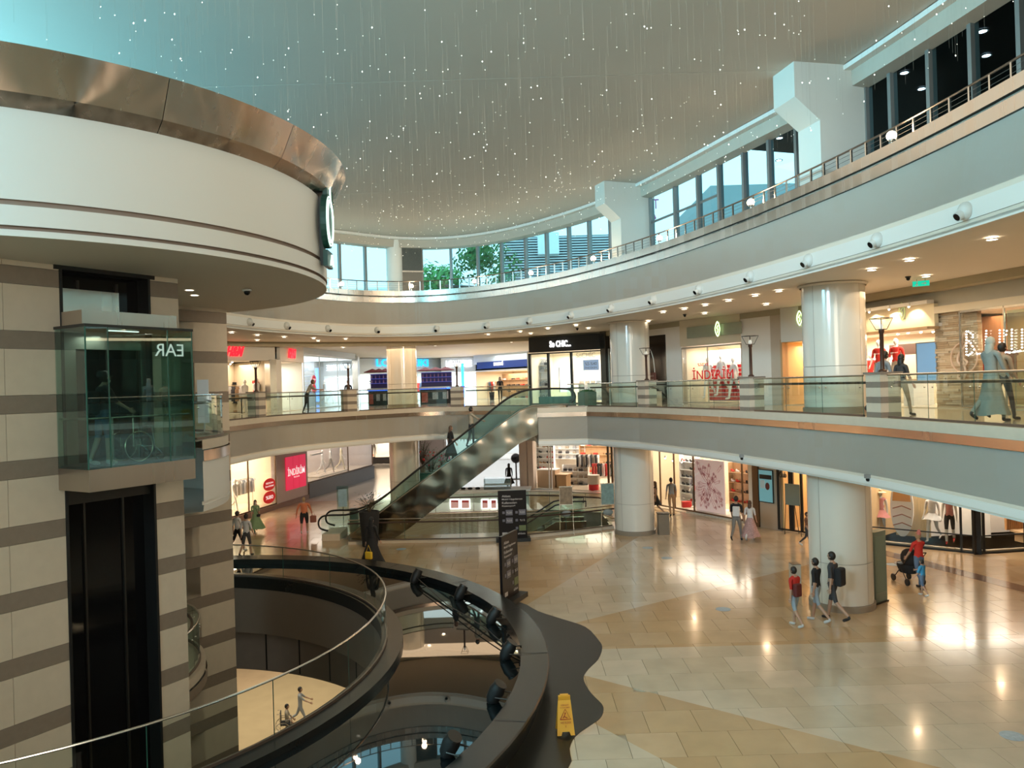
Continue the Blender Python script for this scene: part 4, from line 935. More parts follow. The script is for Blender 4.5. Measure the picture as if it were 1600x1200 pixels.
for y0 in (ED+.06,EF-.06):
    H3=[(ep(x,y)[0],y0,ep(x,y)[1]) for x,y in HR]
    Hs=[]; 
    for (x_,z_) in catmull([(h[0],h[2]) for h in H3],4): Hs.append((x_,y0,z_))
    MB().tube(Hs,.04,8).build('handrail',mat('black_rubber_handrail',(.012,.012,.012),.35),esc,smooth=True)
    up_=[h for h in Hs][12:-8]; vs=[]
    n=len(up_)
    for h in up_: vs.append(h); 
    for h in up_: vs.append((h[0],y0,min(h[2]-.1,max(lerp_top(h[0]),.0))))
    MB().add(vs,[(i,i+1,n+i+1,n+i) for i in range(n-1)]).build('glass_balustrade',rail_glass,esc)
for y0 in (ED-.02,EF+.02): MB().tube([(x,y0,z+.02) for x,z in TP],.03,6).build('skirt_trim',steel_g,esc)
MB().box(TP[0][0]-1.0,TP[0][0]-.25,ED-.1,EF+.1,0,.28).build('newel_base',cream_stone,esc)
for x,yf,yh,k,lb in ((737,698,650,dict(top=BE,bottom=DG,shoes=SH,hair=HB,H=1.72,arms=(.9,.3)),'man in a beige shirt riding near the top of the escalator'),(705,722,681,dict(top=K_,bottom=K_,shoes=SH,hair=HBr,long_hair=True,skirt=K_,skirt_z=.3,skirt_flare=.28,H=1.55),'woman in black riding below the man on the escalator')):
    H=k.pop('H'); o=figure('person',H,walk=.1,**k); q=pd(x,yf,33.0); o.location=(q.x,33.1,lerp_top(q.x)-.08); o.rotation_euler=(0,0,PI/2+.5); tag(o,lb,'person')
# the second escalator going down, in the floor well
dn=empty('escalator',(0,0,0)); tag(dn,'escalator going down into the glass sided well below the first','escalator')
DA=pd(892,800,36.2); 
for y0 in (35.0,36.2):
    zt=.95; pts=[(DA.x+.6,y0,zt-.25),(DA.x+.62,y0,zt),(DA.x,y0,zt),(DA.x-.8,y0,zt-.15),(DA.x-6.5,y0,zt-3.6)]
    MB().tube(pts,.035,8).build('handrail',MATS['black_rubber_handrail'],dn,smooth=True)
    MB().add([(DA.x+.55,y0,zt),(DA.x,y0,zt),(DA.x-.8,y0,zt-.15),(DA.x-6.5,y0,zt-3.6),(DA.x-6.5,y0,zt-4.5),(DA.x-.8,y0,.0),(DA.x+.55,y0,.05)],[(0,1,2,3,4,5,6)]).build('glass_balustrade',rail_glass,dn)
    sideprism(MB(),[(DA.x+.6,.05),(DA.x-.8,.05),(DA.x-6.5,-3.5),(DA.x-6.5,-4.6),(DA.x-.6,-1.0),(DA.x+.6,-1.0)],y0-.03,y0+.03).build('truss_cladding',clad,dn)
st0=None
for i in range(16):
    o=MB().box(0,.4,35.1,36.1,-.2,0).build('step',MATS['grooved_step_metal'],dn) if st0 is None else dup(st0)
    if st0 is None: st0=o
    o.parent=dn; o.location=(DA.x-.9-.36*i,0,-.05-.215*i)
# well walls and its glass railings
well=struct('wall_floor_well'); hp=ESC_HOLE+[ESC_HOLE[0]]; MB().sweep(hp,[(0,-4.8),(0,0)]).build('well_lining',mat('cream_lining',(.66,.62,.46),.5),well)
slab(ESC_HOLE,-4.9,-4.8,'well_floor',mat('basement_marble',(.62,.47,.28),.15),well)
fr=[tuple(px(x,y,0)[:2]) for x,y in [(545,850),(600,848),(660,847),(720,846),(780,844),(840,838),(900,832),(957,825)]]; fr=dense(catmull(fr,6))
railing(fr,0,len(fr)-1,'glass railing along the front of the escalator well',z=.10,top=.97,hand=.86,off=0,step=2.4,group='glass railings of the escalator well',mat_g=glass('well_rail_glass',(.88,.92,.82),.06))
MB().sweep(fr,[(-.15,0),(-.15,.1),(.15,.1),(.15,0)]).build('well_kerb',cream_stone,well)
bk=dense([tuple(px(x,y,0)[:2]) for x,y in [(957,808),(940,803),(880,799),(830,798),(700,802),(620,806)]])[::-1]
railing(bk,0,len(bk)-1,'glass railing along the back of the escalator well',z=.02,top=.97,hand=.80,off=0,step=1.9,group='glass railings of the escalator well')

area('well_light',(-2.5,35.2,-.4),(-3,36.5,-2),6,1.5,90,(1,.95,.75))
# ================================================================== SHOPS
cream=mat('warm_shop_wall',(.78,.66,.48),.6,var=.03); beige=mat('beige_panel',(.55,.46,.36),.5); whitew=mat('bright_shop_wall',(.86,.80,.72),.6,var=.02)
wood=mat('light_wood',(.52,.33,.17),.5,var=.2,scale=4,stretch=(1,1,.1)); bronze=mat('bronze_frame',(.16,.10,.06),.35,.7); shopfloor=mat('shop_floor',(.66,.56,.42),.2,coat=.2)
cold=mat('cool_white_wall',(.74,.82,.86),.5,var=.02)
def shop(F,name,ua,ub,z0,z1,depth,wm=cream,power=160,color=NEUT,head=None,headm=None,label=None,fm=None,sides=True):
    r=struct(name); r.matrix_world=F.M()
    mb=lambda *b: [MB().box(*q) for q in b]
    MB().box(ua,ub,depth,depth+.1,z0,z1).build('shop_back_wall',wm,r)
    if sides: MB().box(ua-.08,ua,.05,depth,z0,z1).build('shop_side_wall',wm,r); MB().box(ub,ub+.08,.05,depth,z0,z1).build('shop_side_wall',wm,r)
    MB().box(ua,ub,.02,depth,z0-.02,z0+.02).build('shop_floor',fm or shopfloor,r)
    MB().box(ua,ub,.0,depth,z1,z1+.1).build('shop_ceiling',whitew,r)
    if head: MB().box(ua,ub,-.06,.12,z1,head).build('header_panel',headm or plaster,r)
    c=F.p((ua+ub)/2,depth*.58,z1-.12); t=F.p((ua+ub)/2,depth*.5,z0)
    l=area('shop_light',c,t,max(.8,(ub-ua)*.8),depth*.6,power,color); l.rotation_euler=(0,0,F.ang)
    return r
def fbox(F,name,m,boxes,root=None,label=None,cat=None,group=None):
    """boxes in front coordinates"""
    r=root
    if r is None: r=F.root(name); 
    if label: tag(r,label,cat,group)
    for nm,mm,*q in boxes:
        mb=MB()
        for x in q: mb.box(*x)
        mb.build(nm,mm,r)
    return r
def glaze(F,name,xs,z0,z1,y=600,fr=bronze,th=.03,w=0,gm=None,bars=()):
    r=F.root(name); r['kind']='structure'; us=[F.u(x,y,w)[0] for x in xs]
    for u in us: MB().box(u-th,u+th,w-th,w+th,z0,z1).build('frame_post',fr,r)
    for a,b in zip(us,us[1:]): MB().add([(a,w,z0),(b,w,z0),(b,w,z1),(a,w,z1)],[(0,1,2,3)]).build('glass_pane',gm or shop_glass,r)
    MB().box(us[0],us[-1],w-th,w+th,z0,z0+.06).build('bottom_rail',fr,r); MB().box(us[0],us[-1],w-th,w+th,z1-.06,z1).build('top_rail',fr,r)
    for z in bars: MB().box(us[0],us[-1],w-th*.7,w+th*.7,z-.02,z+.02).build('cross_rail',fr,r)
    return r
def lettering(F,s,x0,x1,y0,y1,m,label,w=-.08,cat='sign',bold=.0,depth=.05):
    ua,za=F.u(x0,(y0+y1)/2,w); ub,zb=F.u(x1,(y0+y1)/2,w); u=(ua+ub)/2
    _,zt=F.u((x0+x1)/2,y0,w); _,zl=F.u((x0+x1)/2,y1,w)
    o=text(s,'lettering',m,abs(ub-ua),abs(zt-zl),depth,bold); o.matrix_world=F.M(u,w,(zt+zl)/2); 
    if label: tag(o,label,cat)
    return o
def board(F,name,m,x0,x1,y0,y1,label,w=-.05,cat='sign',th=.04,frame=None,group=None):
    ua,_=F.u(x0,(y0+y1)/2,w); ub,_=F.u(x1,(y0+y1)/2,w); _,zt=F.u((x0+x1)/2,y0,w); _,zl=F.u((x0+x1)/2,y1,w)
    r=F.root(name,(ua+ub)/2,w,zl); tag(r,label,cat,group); hw=abs(ub-ua)/2; MB().box(-hw,hw,0,th,0,zt-zl).build('panel',m,r)
    if frame: MB().box(-hw-.03,-hw,-.01,th,-.03,zt-zl+.03).box(hw,hw+.03,-.01,th,-.03,zt-zl+.03).box(-hw,hw,-.01,th,-.03,0).box(-hw,hw,-.01,th,zt-zl,zt-zl+.03).build('frame',frame,r)
    return r,hw,zt-zl
MAN=mat('mannequin_white',(.80,.76,.70),.35)
LAST=[None]
def mannequin(F,x,z,w,H,label,turn=0,**k):
    for a,b in (('skin',MAN),('top',W_),('bottom',MAN),('shoes',MAN)): k.setdefault(a,b)
    o=figure('mannequin',H,face=False,**k); u,_=F.u(x,600,w); o.location=F.p(u,w,z); o.rotation_euler=(0,0,F.ang+turn); tag(o,label,'mannequin'); LAST[0]=o; return o
gar_cols=[K_,DG,W_,GR,BE,DEN2,RD,KH,GN]
_g={}
def garment_mesh(m):
    if m.name in _g: return _g[m.name]
    o=MB()
    o.add([(-.02,-.2,0),(-.02,.2,0),(-.02,.24,-.12),(-.02,.16,-.16),(-.02,.17,-.75),(-.02,-.17,-.75),(-.02,-.16,-.16),(-.02,-.24,-.12),(.02,-.2,0),(.02,.2,0),(.02,.24,-.12),(.02,.16,-.16),(.02,.17,-.75),(.02,-.17,-.75),(.02,-.16,-.16),(.02,-.24,-.12)],
      [(0,1,2,3,4,5,6,7),tuple(range(15,7,-1))]+[(i,(i+1)%8,(i+1)%8+8,i+8) for i in range(8)])
    o=o.build('garment',m); _g[m.name]=o.data; bpy.data.objects.remove(o); return _g[m.name]
def clothes_rail(F,u,w,z,L,n,label,cols,h=1.4,group='clothes on the shop rails'):
    r=F.root('clothes_rack',u,w,z); tag(r,label,'clothes rack')
    MB().tube([(-L/2,0,h),(L/2,0,h)],.015,6).build('rail',steel_g,r)
    for s in(-1,1): MB().tube([(s*L/2,0,0),(s*L/2,0,h)],.015,6).box(s*L/2-.02,s*L/2+.02,-.25,.25,0,.03).build('leg',steel_g,r)
    for i in range(n):
        g=bpy.data.objects.new('garment',garment_mesh(cols[i%len(cols)])); col.objects.link(g)
        g.matrix_world=F.M(u-L/2+L*(i+.5)/n,w,z+h-.02); tag(g,'garment hanging on '+' '.join(label.split()[:13]),'garment',label)
def shelves(F,u,w,z,W,Hh,nz,nx,label,m=white,item='shoe',group=None,iz=.12,ic=None,depth=.3,off=0):
    r=F.root('shelf_unit',u,w,z); tag(r,label,'shelves')
    MB().box(-W/2,W/2,depth-.02,depth,0,Hh).build('back_panel',m,r)
    for s in(-1,1): MB().box(s*W/2-.015,s*W/2+.015,0,depth,0,Hh).build('side_panel',m,r)
    for i in range(nz): MB().box(-W/2,W/2,0,depth,Hh*i/nz,Hh*i/nz+.02).build('shelf',m,r)
    ic=ic or [DG,K_,KH,RD,W_]
    for i in range(nz):
        for j in range(nx):
            if R.random()<.12: continue
            key=('it',item,R.randrange(len(ic)))
            if key not in _g:
                mm=ic[key[2]]; mb=MB()
                if item=='shoe': mb.ball((0,0,.05),(.13,.05,.05),8).ball((-.07,0,.08),(.05,.045,.07),8)
                elif item=='handbag': mb.box(-.11,.11,-.05,.05,0,.15).tube([(-.07,0,.15),(-.05,0,.23),(.05,0,.23),(.07,0,.15)],.012,5)
                else: mb.box(-.14,.14,-.1,.1,0,.035).box(-.135,.135,-.095,.095,.04,.07).box(-.14,.13,-.1,.1,.075,.11)
                oo=mb.build(item,mm); _g[key]=oo.data; bpy.data.objects.remove(oo)
            g=bpy.data.objects.new(item,_g[key]); col.objects.link(g); g.matrix_world=F.M(u-W/2+W*(j+.5)/nx,w+depth*.45,z+Hh*i/nz+.022); tag(g,item.replace('_',' ')+' on the '+' '.join(label.split()[:12]),item.replace('_',' '),group or label)
    return r
spot_m=mat('shop_spot_glow',(1,.95,.85),.4,emit=18,ecol=(1,.9,.75))
def spots(F,pts,w,label,group):
    first=None
    for x,y in pts:
        u,z=F.u(x,y,w)
        if first is None:
            o=F.root('shop_spotlight',u,w,z); MB().tube([(0,0,0),(0,-.03,-.12)],[.05,.06],10).build('housing',white,o); MB().ball((0,-.035,-.13),(.05,.03,.03),8).build('lamp_face',spot_m,o); first=o
        else: o=dup(first); o.matrix_world=F.M(u,w,z)
        tag(o,label,'spotlight',group)
def pot_plant(loc,label,h=.8,rad=.35,n=60,pot=K_,ph=.4,leafm=None,fl=None,potr=.2,name='potted_plant',group=None):
    r=empty(name,loc); tag(r,label,'plant',group)
    MB().lathe([(0,0),(potr*.75,0),(potr,ph),(potr*.85,ph),(potr*.8,ph-.04),(0,ph-.05)],14).build('pot',pot,r,smooth=True,sharp=40)
    mb=MB(); ms=MB()
    for i in range(n):
        a=R.uniform(0,2*PI); q=R.uniform(.2,1); z=ph+h*R.uniform(.15,1); x,y=rad*q*math.cos(a),rad*q*math.sin(a); L=R.uniform(.08,.16); d=Vector((math.cos(a),math.sin(a),R.uniform(-.3,.8))).normalized(); s=d.cross(Vector((0,0,1))).normalized()*L*.22
        p=Vector((x,y,z)); mb.add([p,p+d*L*.5+s,p+d*L,p+d*L*.5-s],[(0,1,2,3)])
        if i%5==0: ms.tube([(0,0,ph-.05),(x*.4,y*.4,ph+(z-ph)*.6),(x,y,z)],.006,4)
    mb.build('leaves',leafm or mat('leaf_green',(.04,.13,.03),.5),r); ms.build('stems',mat('stem_brown',(.09,.06,.03),.7),r)
    if fl:
        m2=MB(); 
        for i in range(14): m2.ball((R.uniform(-rad,rad),R.uniform(-rad,rad),ph+h*R.uniform(.4,1)),R.uniform(.04,.08),7)
        m2.build('blossoms',fl,r)
    return r
# ------------------------------------------------ ground level, right: shoe and clothes shop with the hands poster
FR=Front((7.0,38.6),(11.0,31.6)); ua=FR.u(985)[0]; ub=FR.u(1166)[0]; uc=FR.u(1214)[0]
shop(FR,'shop_room_hands_poster',ua,ub,0,3.55,3.4,cream,330,NEUT,3.8)
glaze(FR,'window_6',[1018,1032,1054,1084,1160],.12,3.55,y=760)
for x,y in((0,0),): fbox(FR,'display_plinth',whitew,[('plinth_top',whitew,(FR.u(1062)[0],FR.u(1160)[0],.15,1.6,0,.14))],label='low white display platform behind the hands poster window',cat='platform')
pr,hw,hh=board(FR,'hands_poster',mat('pink_white_print',(.90,.68,.64),.5,emit=.25,ecol=(1,.75,.72)),1086,1132,719,801,'large pink poster covered in red outlined reaching hands',w=.5,cat='poster')
mb=MB()
for i in range(44):
    cx=R.uniform(-hw*.86,hw*.86); cz=R.uniform(.12,.88)*hh; ang=math.atan2(cz-hh/2,cx)+R.uniform(-.5,.5); s=R.uniform(.15,.24)
    out=[(-1.6,-.25),(-.2,-.3),(.2,-.5),(.55,-.35),(.15,-.12),(.95,-.12),(.2,.02),(1.05,.08),(.2,.16),(.9,.3),(.1,.3),(-1.6,.22)]
    P=[(cx+s*(a*math.cos(ang)-b*math.sin(ang)),-.008,cz+s*(a*math.sin(ang)+b*math.cos(ang))) for a,b in out]
    P=[(max(-hw+.02,min(hw-.02,a)),b,max(.02,min(hh-.02,c))) for a,b,c in P]; mb.tube(P,.007,3)
mb.build('hand_outlines',mat('dark_red_ink',(.55,.10,.10),.5),pr)
mannequin(FR,1083,.14,1.0,1.78,'mannequin in a grey jacket holding a red bag beside the hands poster',.3,top=GR,bottom=GR,sleeves='long'); 
MB().box(-.14,.14,-.06,.06,0,.26).build('x',RD); o=col.objects['x']; o.name='red_bag'; u,_=FR.u(1086,600,.8); o.location=FR.p(u,.75,1.0); tag(o,'red handbag held by the mannequin beside the hands poster','bag')
shelves(FR,FR.u(1070,600,1.8)[0],1.8,.14,1.2,2.4,6,4,'white shoe shelves left of the hands poster mannequin')
shelves(FR,FR.u(1149,600,1.2)[0],1.2,.14,1.2,2.3,5,4,'wooden shoe shelves right of the hands poster',m=wood)
shelves(FR,FR.u(1010,600,3.0)[0],3.0,.0,1.6,2.6,5,5,'shoe shelves seen behind the middle column')
MB().box(-.22,.22,-.15,.15,0,.28).build('x',red); o=col.objects['x']; o.name='red_sale_box'; u,_=FR.u(1067,600,.6); o.location=FR.p(u,.6,.14); tag(o,'small red box on the floor behind the shop window','box')
spots(FR,[(1040,712),(1052,716),(1066,718),(1094,716),(1100,717),(1108,718)],1.0,'small spotlight above the hands poster window','spotlights in the hands poster shop')
w3=struct('wall_between_shops'); w3.matrix_world=FR.M()
MB().box(ub,FR.u(1173)[0],-.05,.1,0,3.8).build('cream_panel',whitew,w3); MB().box(FR.u(1173)[0],FR.u(1182)[0],-.1,.3,0,3.8).build('dark_pilaster',bronze,w3); MB().box(FR.u(1182)[0],uc,-.02,.3,0,3.8).build('beige_panel',beige,w3)
pr,hw,hh=board(FR,'digital_screen',mat('screen_teal',(.10,.22,.25),.3,emit=.5,ecol=(.16,.42,.46)),1186,1207,735,784,'upright digital screen with teal picture on the beige wall',w=-.12,cat='screen',frame=black)
MB().box(-hw*.9,hw*.9,-.012,0,hh*.72,hh*.86).build('dark_picture_band',black,pr); MB().ball((.1,-.01,hh*.5),(.12,.01,.16),10).build('picture_figure',mat('screen_dark_red',(.15,.04,.04),.5),pr); MB().box(-hw*.8,-.05,-.01,0,hh*.42,hh*.68).build('picture_block',mat('screen_pale',(.3,.4,.42),.4,emit=.3),pr)
FC2=Front((11.0,31.6),(13.2,28.9)); 
shop(FC2,'shop_room_amber',0,FC2.L,0,3.55,3.0,mat('amber_wall',(.72,.50,.26),.6),170,WARM,3.8)
glaze(FC2,'window_7',[1216,1234,1238,1252,1285],.05,3.5,y=760,fr=black,th=.045)
lettering(FC2,'Club',1218,1229,737,746,black,'small dark Club lettering on the amber shop glass',w=-.05)
clothes_rail(FC2,1.5,1.4,0,1.6,9,'clothes rack inside the amber lit shop',[KH,BE,DG,W_,GR],1.5); clothes_rail(FC2,2.6,2.2,0,1.4,8,'second clothes rack deep in the amber lit shop',[W_,KH,OR,DG],1.9)
e=FC2.root('easel_sign',FC2.u(1233,600,-.5)[0],-.5,0); tag(e,'dark easel with a grey green poster outside the amber shop','sign')
MB().box(-.32,.32,-.02,.02,1.2,2.05).build('poster',mat('grey_green_print',(.22,.27,.24),.5),e)
for s in(-1,1): MB().tube([(s*.3,-.02,1.25),(s*.36,-.05,0)],.015,6).build('leg',black,e)
MB().tube([(0,.03,1.6),(0,.4,0)],.015,6).build('leg',black,e)
# ------------------------------------------------ ground level, far right: beachwear window
FB=Front((13.2,28.9),(16.0,26.6)); FB2=Front((16.0,26.6),(22.0,27.4))
shop(FB,'shop_room_beachwear',0,FB.L,0.1,3.6,2.6,whitew,260,NEUT,3.8,sides=False); shop(FB2,'shop_room_beachwear_corner',0,6,.1,3.6,2.6,whitew,260,NEUT,3.8,sides=False)
glaze(FB,'window_8',[1352,1500,1519],.0,3.6,y=780,fr=black,th=.035,bars=(.62,)); glaze(FB2,'window_9',[1521,1535,1600,1640],.0,3.6,y=780,fr=black,th=.035,bars=(.62,))
MB().at(FB.M()).box(FB.L-.07,FB.L+.07,-.07,.07,0,3.7).build('corner_post',black,struct('trim_3'))
mannequin(FB,1370,.12,.9,1.78,'mannequin in a pink summer dress and straw hat beside the nearest column',.2,top=cloth('pink_cloth',(.70,.28,.26)),bottom=MAN,sleeves='none',skirt=MATS['pink_cloth'],skirt_z=.75,skirt_flare=.26)
h_=LAST[0]; MB().lathe([(.22,1.68),(.09,1.70),(.09,1.78),(0,1.80)],20).build('straw_hat',mat('straw',(.75,.62,.42),.8),h_,smooth=True)
mannequin(FB,1450,.12,.9,1.82,'white mannequin in a sheer white beach dress',-.2,top=W_,skirt=mat('sheer_white_cloth',(.6,.58,.55),.8),skirt_z=.8,skirt_flare=.28)
mannequin(FB,1477,.12,.8,1.80,'mannequin in a pink top and black shorts in the beachwear window',.1,top=MATS['pink_cloth'],bottom=K_,legs='short',sleeves='none',shoes=RD,walk=.2)
sb=FB.root('surfboard',FB.u(1403,600,1.1)[0],1.1,.14); tag(sb,'upright surfboard with orange nose and white chevron tail','surfboard')
def sbp(s,z0,z1,n=24):
    L=2.6; out=[]
    f=lambda z: .40*s*max(0,math.sin(PI*min(1,max(0,(z/L)))**.8))**.62
    zs_=[z0+(z1-z0)*i/n for i in range(n+1)]; return [(f(z),z) for z in zs_]+[(-f(z),z) for z in zs_[::-1]]
def flat(poly,y0,y1,m,name,par): o=sideprism(MB(),poly,y0,y1).build(name,m,par); return o
flat(sbp(1,.02,2.58),0,.06,white,'board_body',sb); flat(sbp(.82,1.35,2.45),-.012,0,mat('orange_wood_board',(.62,.30,.08),.4,var=.15,scale=3,stretch=(1,1,.1)),'orange_nose',sb)
for k in range(3):
    z=1.2-.32*k; flat([(-.32,z-.12),(0,z),(.32,z-.12),(.32,z-.16),(0,z-.04),(-.32,z-.16)],-.014,0,mat('brown_chevron',(.35,.15,.10),.5),'chevron',sb)
for i in range(11):
    u=FB.u(1393,600,1.5)[0]+i*.11; o=MB().at(FB.M()).box(u,u+.104,1.5,1.54,.1,3.5).build('reed_slat',mat('reed_straw',(.62,.47,.26),.7,var=.25,scale=8,stretch=(1,1,.2)))
    if i==0: reed=struct('wall_reed_panel')
    o.parent=reed
ws=struct('wall_wood_slats')
for i in range(9): 
    u=FB2.u(1566,600,1.2)[0]+i*.085; MB().at(FB2.M()).box(u,u+.06,1.2,1.3,.5,3.4).build('wood_slat',mat('orange_wood',(.52,.25,.09),.5,var=.15,scale=3),ws)
fbox(FB2,'low_bench',wood,[('bench_top',wood,(2.2,5,.6,1.2,.45,.52)),('bench_leg',wood,(2.3,2.4,.7,1.1,.1,.45),(4.6,4.7,.7,1.1,.1,.45))],label='low wooden bench inside the beachwear corner window',cat='bench')
# ------------------------------------------------ ground level, centre: bright shop right of the escalator
A_=pd(812,600,47); B_=pd(962,600,44.5); FS=Front((A_.x,A_.y),(B_.x,B_.y)); fu=lambda x,w=0: FS.u(x,700,w)[0]
shop(FS,'shop_room_bright',fu(812),fu(1012),0,3.6,7.0,whitew,600,(1,.9,.78),3.85)
fbox(FS,'entrance_pillar',whitew,[('pillar_panel',mat('blush_panel',(.80,.68,.60),.4),(fu(812),fu(823),-.1,.4,0,3.7),(fu(825),fu(833),-.1,.4,0,3.7))],label='blush coloured entrance pillar of the bright shop beside the corridor',cat='pillar')
glaze(FS,'window_10',[833,858,862],.0,3.6,y=740,fr=white); glaze(FS,'window_11',[951,957],.0,3.6,y=740,fr=bronze,th=.06)
shelves(FS,fu(846,2.6),2.6,.9,1.6,2.4,7,6,'white wall of small shoes left in the bright shop',item='shoe'); shelves(FS,fu(885,5.8),5.8,1.25,2.6,2.35,7,5,'white grid of handbags on the bright shop back wall',item='handbag',ic=[GR,BE,DG,W_])
shelves(FS,fu(934,5.6),5.6,.4,2.6,2.9,5,6,'wooden shelves of folded clothes at the right of the bright shop',m=wood,item='folded_clothes')
clothes_rail(FS,fu(918,2.4),2.4,0,1.5,10,'clothes rack with dark coats in the bright shop',[K_,W_,DG,BE],1.9); clothes_rail(FS,fu(940,1.6),1.6,0,1.3,8,'clothes rack with red and black clothes in the bright shop',[RD,RD,K_,K_,W_],1.45)
fbox(FS,'counter',beige,[('counter_body',mat('oak_counter',(.62,.45,.30),.5),(fu(838,.8),fu(866,.8),.8,1.6,0,1.05)),('counter_top',white,(fu(838,.8)-.03,fu(866,.8)+.03,.77,1.63,1.05,1.1))],label='pale wooden counter at the entrance of the bright shop',cat='counter')
fbox(FS,'display_table',wood,[('table_top',wood,(fu(870,1.2),fu(890,1.2),.6,1.6,.78,.84)),('table_base',wood,(fu(870,1.2)+.1,fu(890,1.2)-.1,.7,1.5,0,.78))],label='dark topped wooden display table in the bright shop',cat='table')
shelves(FS,fu(897,2.2),2.2,0,1.7,1.25,3,5,'low white shelf of shoe boxes in the bright shop',item='handbag',ic=[KH,BE,W_])
q=FS.p(fu(926,.3),.3,0); r=empty('display_drum',q); tag(r,'round cream display drum with red base in the bright shop entrance','display'); MB().lathe([(0,0),(.3,0),(.3,.35),(.0,.35)],18).build('red_base',red,r,smooth=True,sharp=30); MB().lathe([(.34,.36),(.36,.9),(0,.9)],18).build('cream_top',cream_stone,r,smooth=True,sharp=30)
# ------------------------------------------------ ground level: the white corridor and flower stall behind the escalator
FK=Front((-9.5,66),(7,66)); shop(FK,'corridor_room',0,16.5,0,3.6,6,cold,480,(.95,.97,1),3.8,fm=far_floor)
q=pd(806,716,52); r=empty('black_globe',(q.x,52,0)); tag(r,'large black globe on a thin stand in the white corridor','globe'); MB().ball((0,0,q.z),.34,20).build('ball',black_gl,r,smooth=True); MB().tube([(0,0,0),(0,0,q.z-.3)],.05,8).lathe([(0,0),(.3,0),(.3,.04),(0,.05)],14).build('stand',dark_metal,r)
area('corridor_light',(-1.5,56,3.6),(-1.5,56,0),8,14,300,(.97,.97,1))
q=px(700,790,0); FW=Front((-4.9,39.6),(0.9,39.2)); k=FW.root('kiosk',0,0,0); tag(k,'white sales kiosk with red illuminated boxes behind the escalator well','kiosk')
MB().box(0.4,5.6,0,1.2,0,.95).build('counter_body',mat('grey_white_counter',(.68,.64,.60),.4),k); MB().box(.3,5.7,-.06,1.26,.95,1.0).build('counter_top',white,k)
rb=mat('red_lit_panel',(.45,.02,.03),.4,emit=.35,ecol=(.6,.03,.03)); wf=mat('white_lit_frame',(1,.95,.9),.4,emit=3)
for x0,x1 in((703,718.5),(720,735),(752,764),(766,777)):
    a,z1=FW.u(x0,780); b,z0=FW.u(x1,795); f=MB().box(a,b,-.05,-.01,z0,z1).build('lit_frame',wf,k); MB().box(a+.05,b-.05,-.07,-.05,z0+.05,z1-.05).build('red_panel',rb,f)
a,z1=FW.u(755,750); b,_=FW.u(797,750); fbox(FW,'glass_display_case',white,[('glass_case',glass('case_glass',(.8,.88,.9),.15),(a,b,.2,.9,1.0,1.55)),('case_shelf',white,(a,b,.25,.85,1.2,1.22))],label='glass display case glowing white on the kiosk counter',cat='display case')
for i,x in enumerate((722,733,745)):
    u=FW.u(x,765)[0]; o=MB().ball((0,0,.06),(.14,.1,.06),10).box(-.1,.1,-.03,.03,0,.05).build('black_shoe_display',K_,smooth=True); o.location=FW.p(u,.4,1.0); tag(o,'black rounded item on the kiosk counter','display item','black items on the kiosk counter')
# flower stall
q=pd(680,755,50); st_=empty('flower_stall',(q.x,50,0)); tag(st_,'teal flower stall counter behind the far column and escalator','stall'); MB().box(-1.1,1.3,-.5,.5,0,.85).build('counter_body',mat('teal_counter',(.05,.25,.22),.5),st_); MB().box(-1.2,1.4,-.6,.6,.85,.9).build('counter_top',mat('pale_teal',(.45,.62,.58),.4),st_)
pk=mat('pink_blossom',(.8,.15,.3),.6); rdb=mat('red_blossom',(.75,.04,.04),.6)
for i,(x,y,fl,lb) in enumerate(((660,722,rdb,'tall green plant with red blossoms beside the far column'),(668,705,None,'tall dark green plant at the back of the flower stall'),(676,735,rdb,'plant with red blossoms in the middle of the flower stall'),(688,730,pk,'plant with pink blossoms at the right of the flower stall'),(694,742,pk,'low pink bouquet on the flower stall counter'))):
    q=pd(x,y,50.2+.2*i); pot_plant((q.x+(i-2)*.15,47.8+1.0*i if i<3 else 50.1,max(.0,q.z-1.2) if i<3 else .9),lb,2.0 if i<3 else .7,.75 if i<3 else .4,420 if i<3 else 120,fl=fl,pot=mat('stall_pot',(.4,.3,.22),.6))
FH=Front((-5.0,52.5),(-1.5,52.5)); clothes_rail(FH,1.5,0,1.0,2.6,12,'rack of pale clothes behind the flower stall',[W_,W_,GR,RD,W_],2.4)
# ------------------------------------------------ ground level, left: shop wall with the red sale poster
FL=Front((-13.9,37.8),(-10.1,55.6)); l=lambda x,y=760,w=0: FL.u(x,y,w)[0]
shop(FL,'shop_room_ground_left',l(330),l(432),.25,3.6,4,cream,420,NEUT,3.8); shop(FL,'shop_room_mannequin_window',l(480),l(583),.9,3.6,2.5,mat('grey_rose_wall',(.55,.47,.44),.4),200,NEUT,3.8)
pl=struct('wall_plinth'); pl.matrix_world=FL.M(); MB().box(-3,l(480),-.12,.05,0,.25).build('brown_plinth',mat('brown_plinth_stone',(.22,.13,.09),.4),pl); MB().box(l(480),l(583),-.14,.05,0,.88).build('dark_plinth',mat('dark_plinth_stone',(.10,.09,.085),.4),pl)
MB().box(l(432),l(480),-.05,.3,.25,3.8).build('grey_rose_panel',mat('grey_rose_panel',(.50,.40,.38),.45),pl)
glaze(FL,'window_12',[340,388,431],.25,3.6,y=760); glaze(FL,'window_13',[480,545,583],.9,3.6,y=760,gm=glass('reflective_shop_glass',(.9,.9,.9),.03))
pr,hw,hh=board(FL,'sale_poster',mat('crimson_poster',(.72,.02,.07),.45,emit=.55,ecol=(.9,.03,.10)),447,478,712,763,'crimson sale poster with white lettering on the left shop wall',w=-.12,cat='poster')
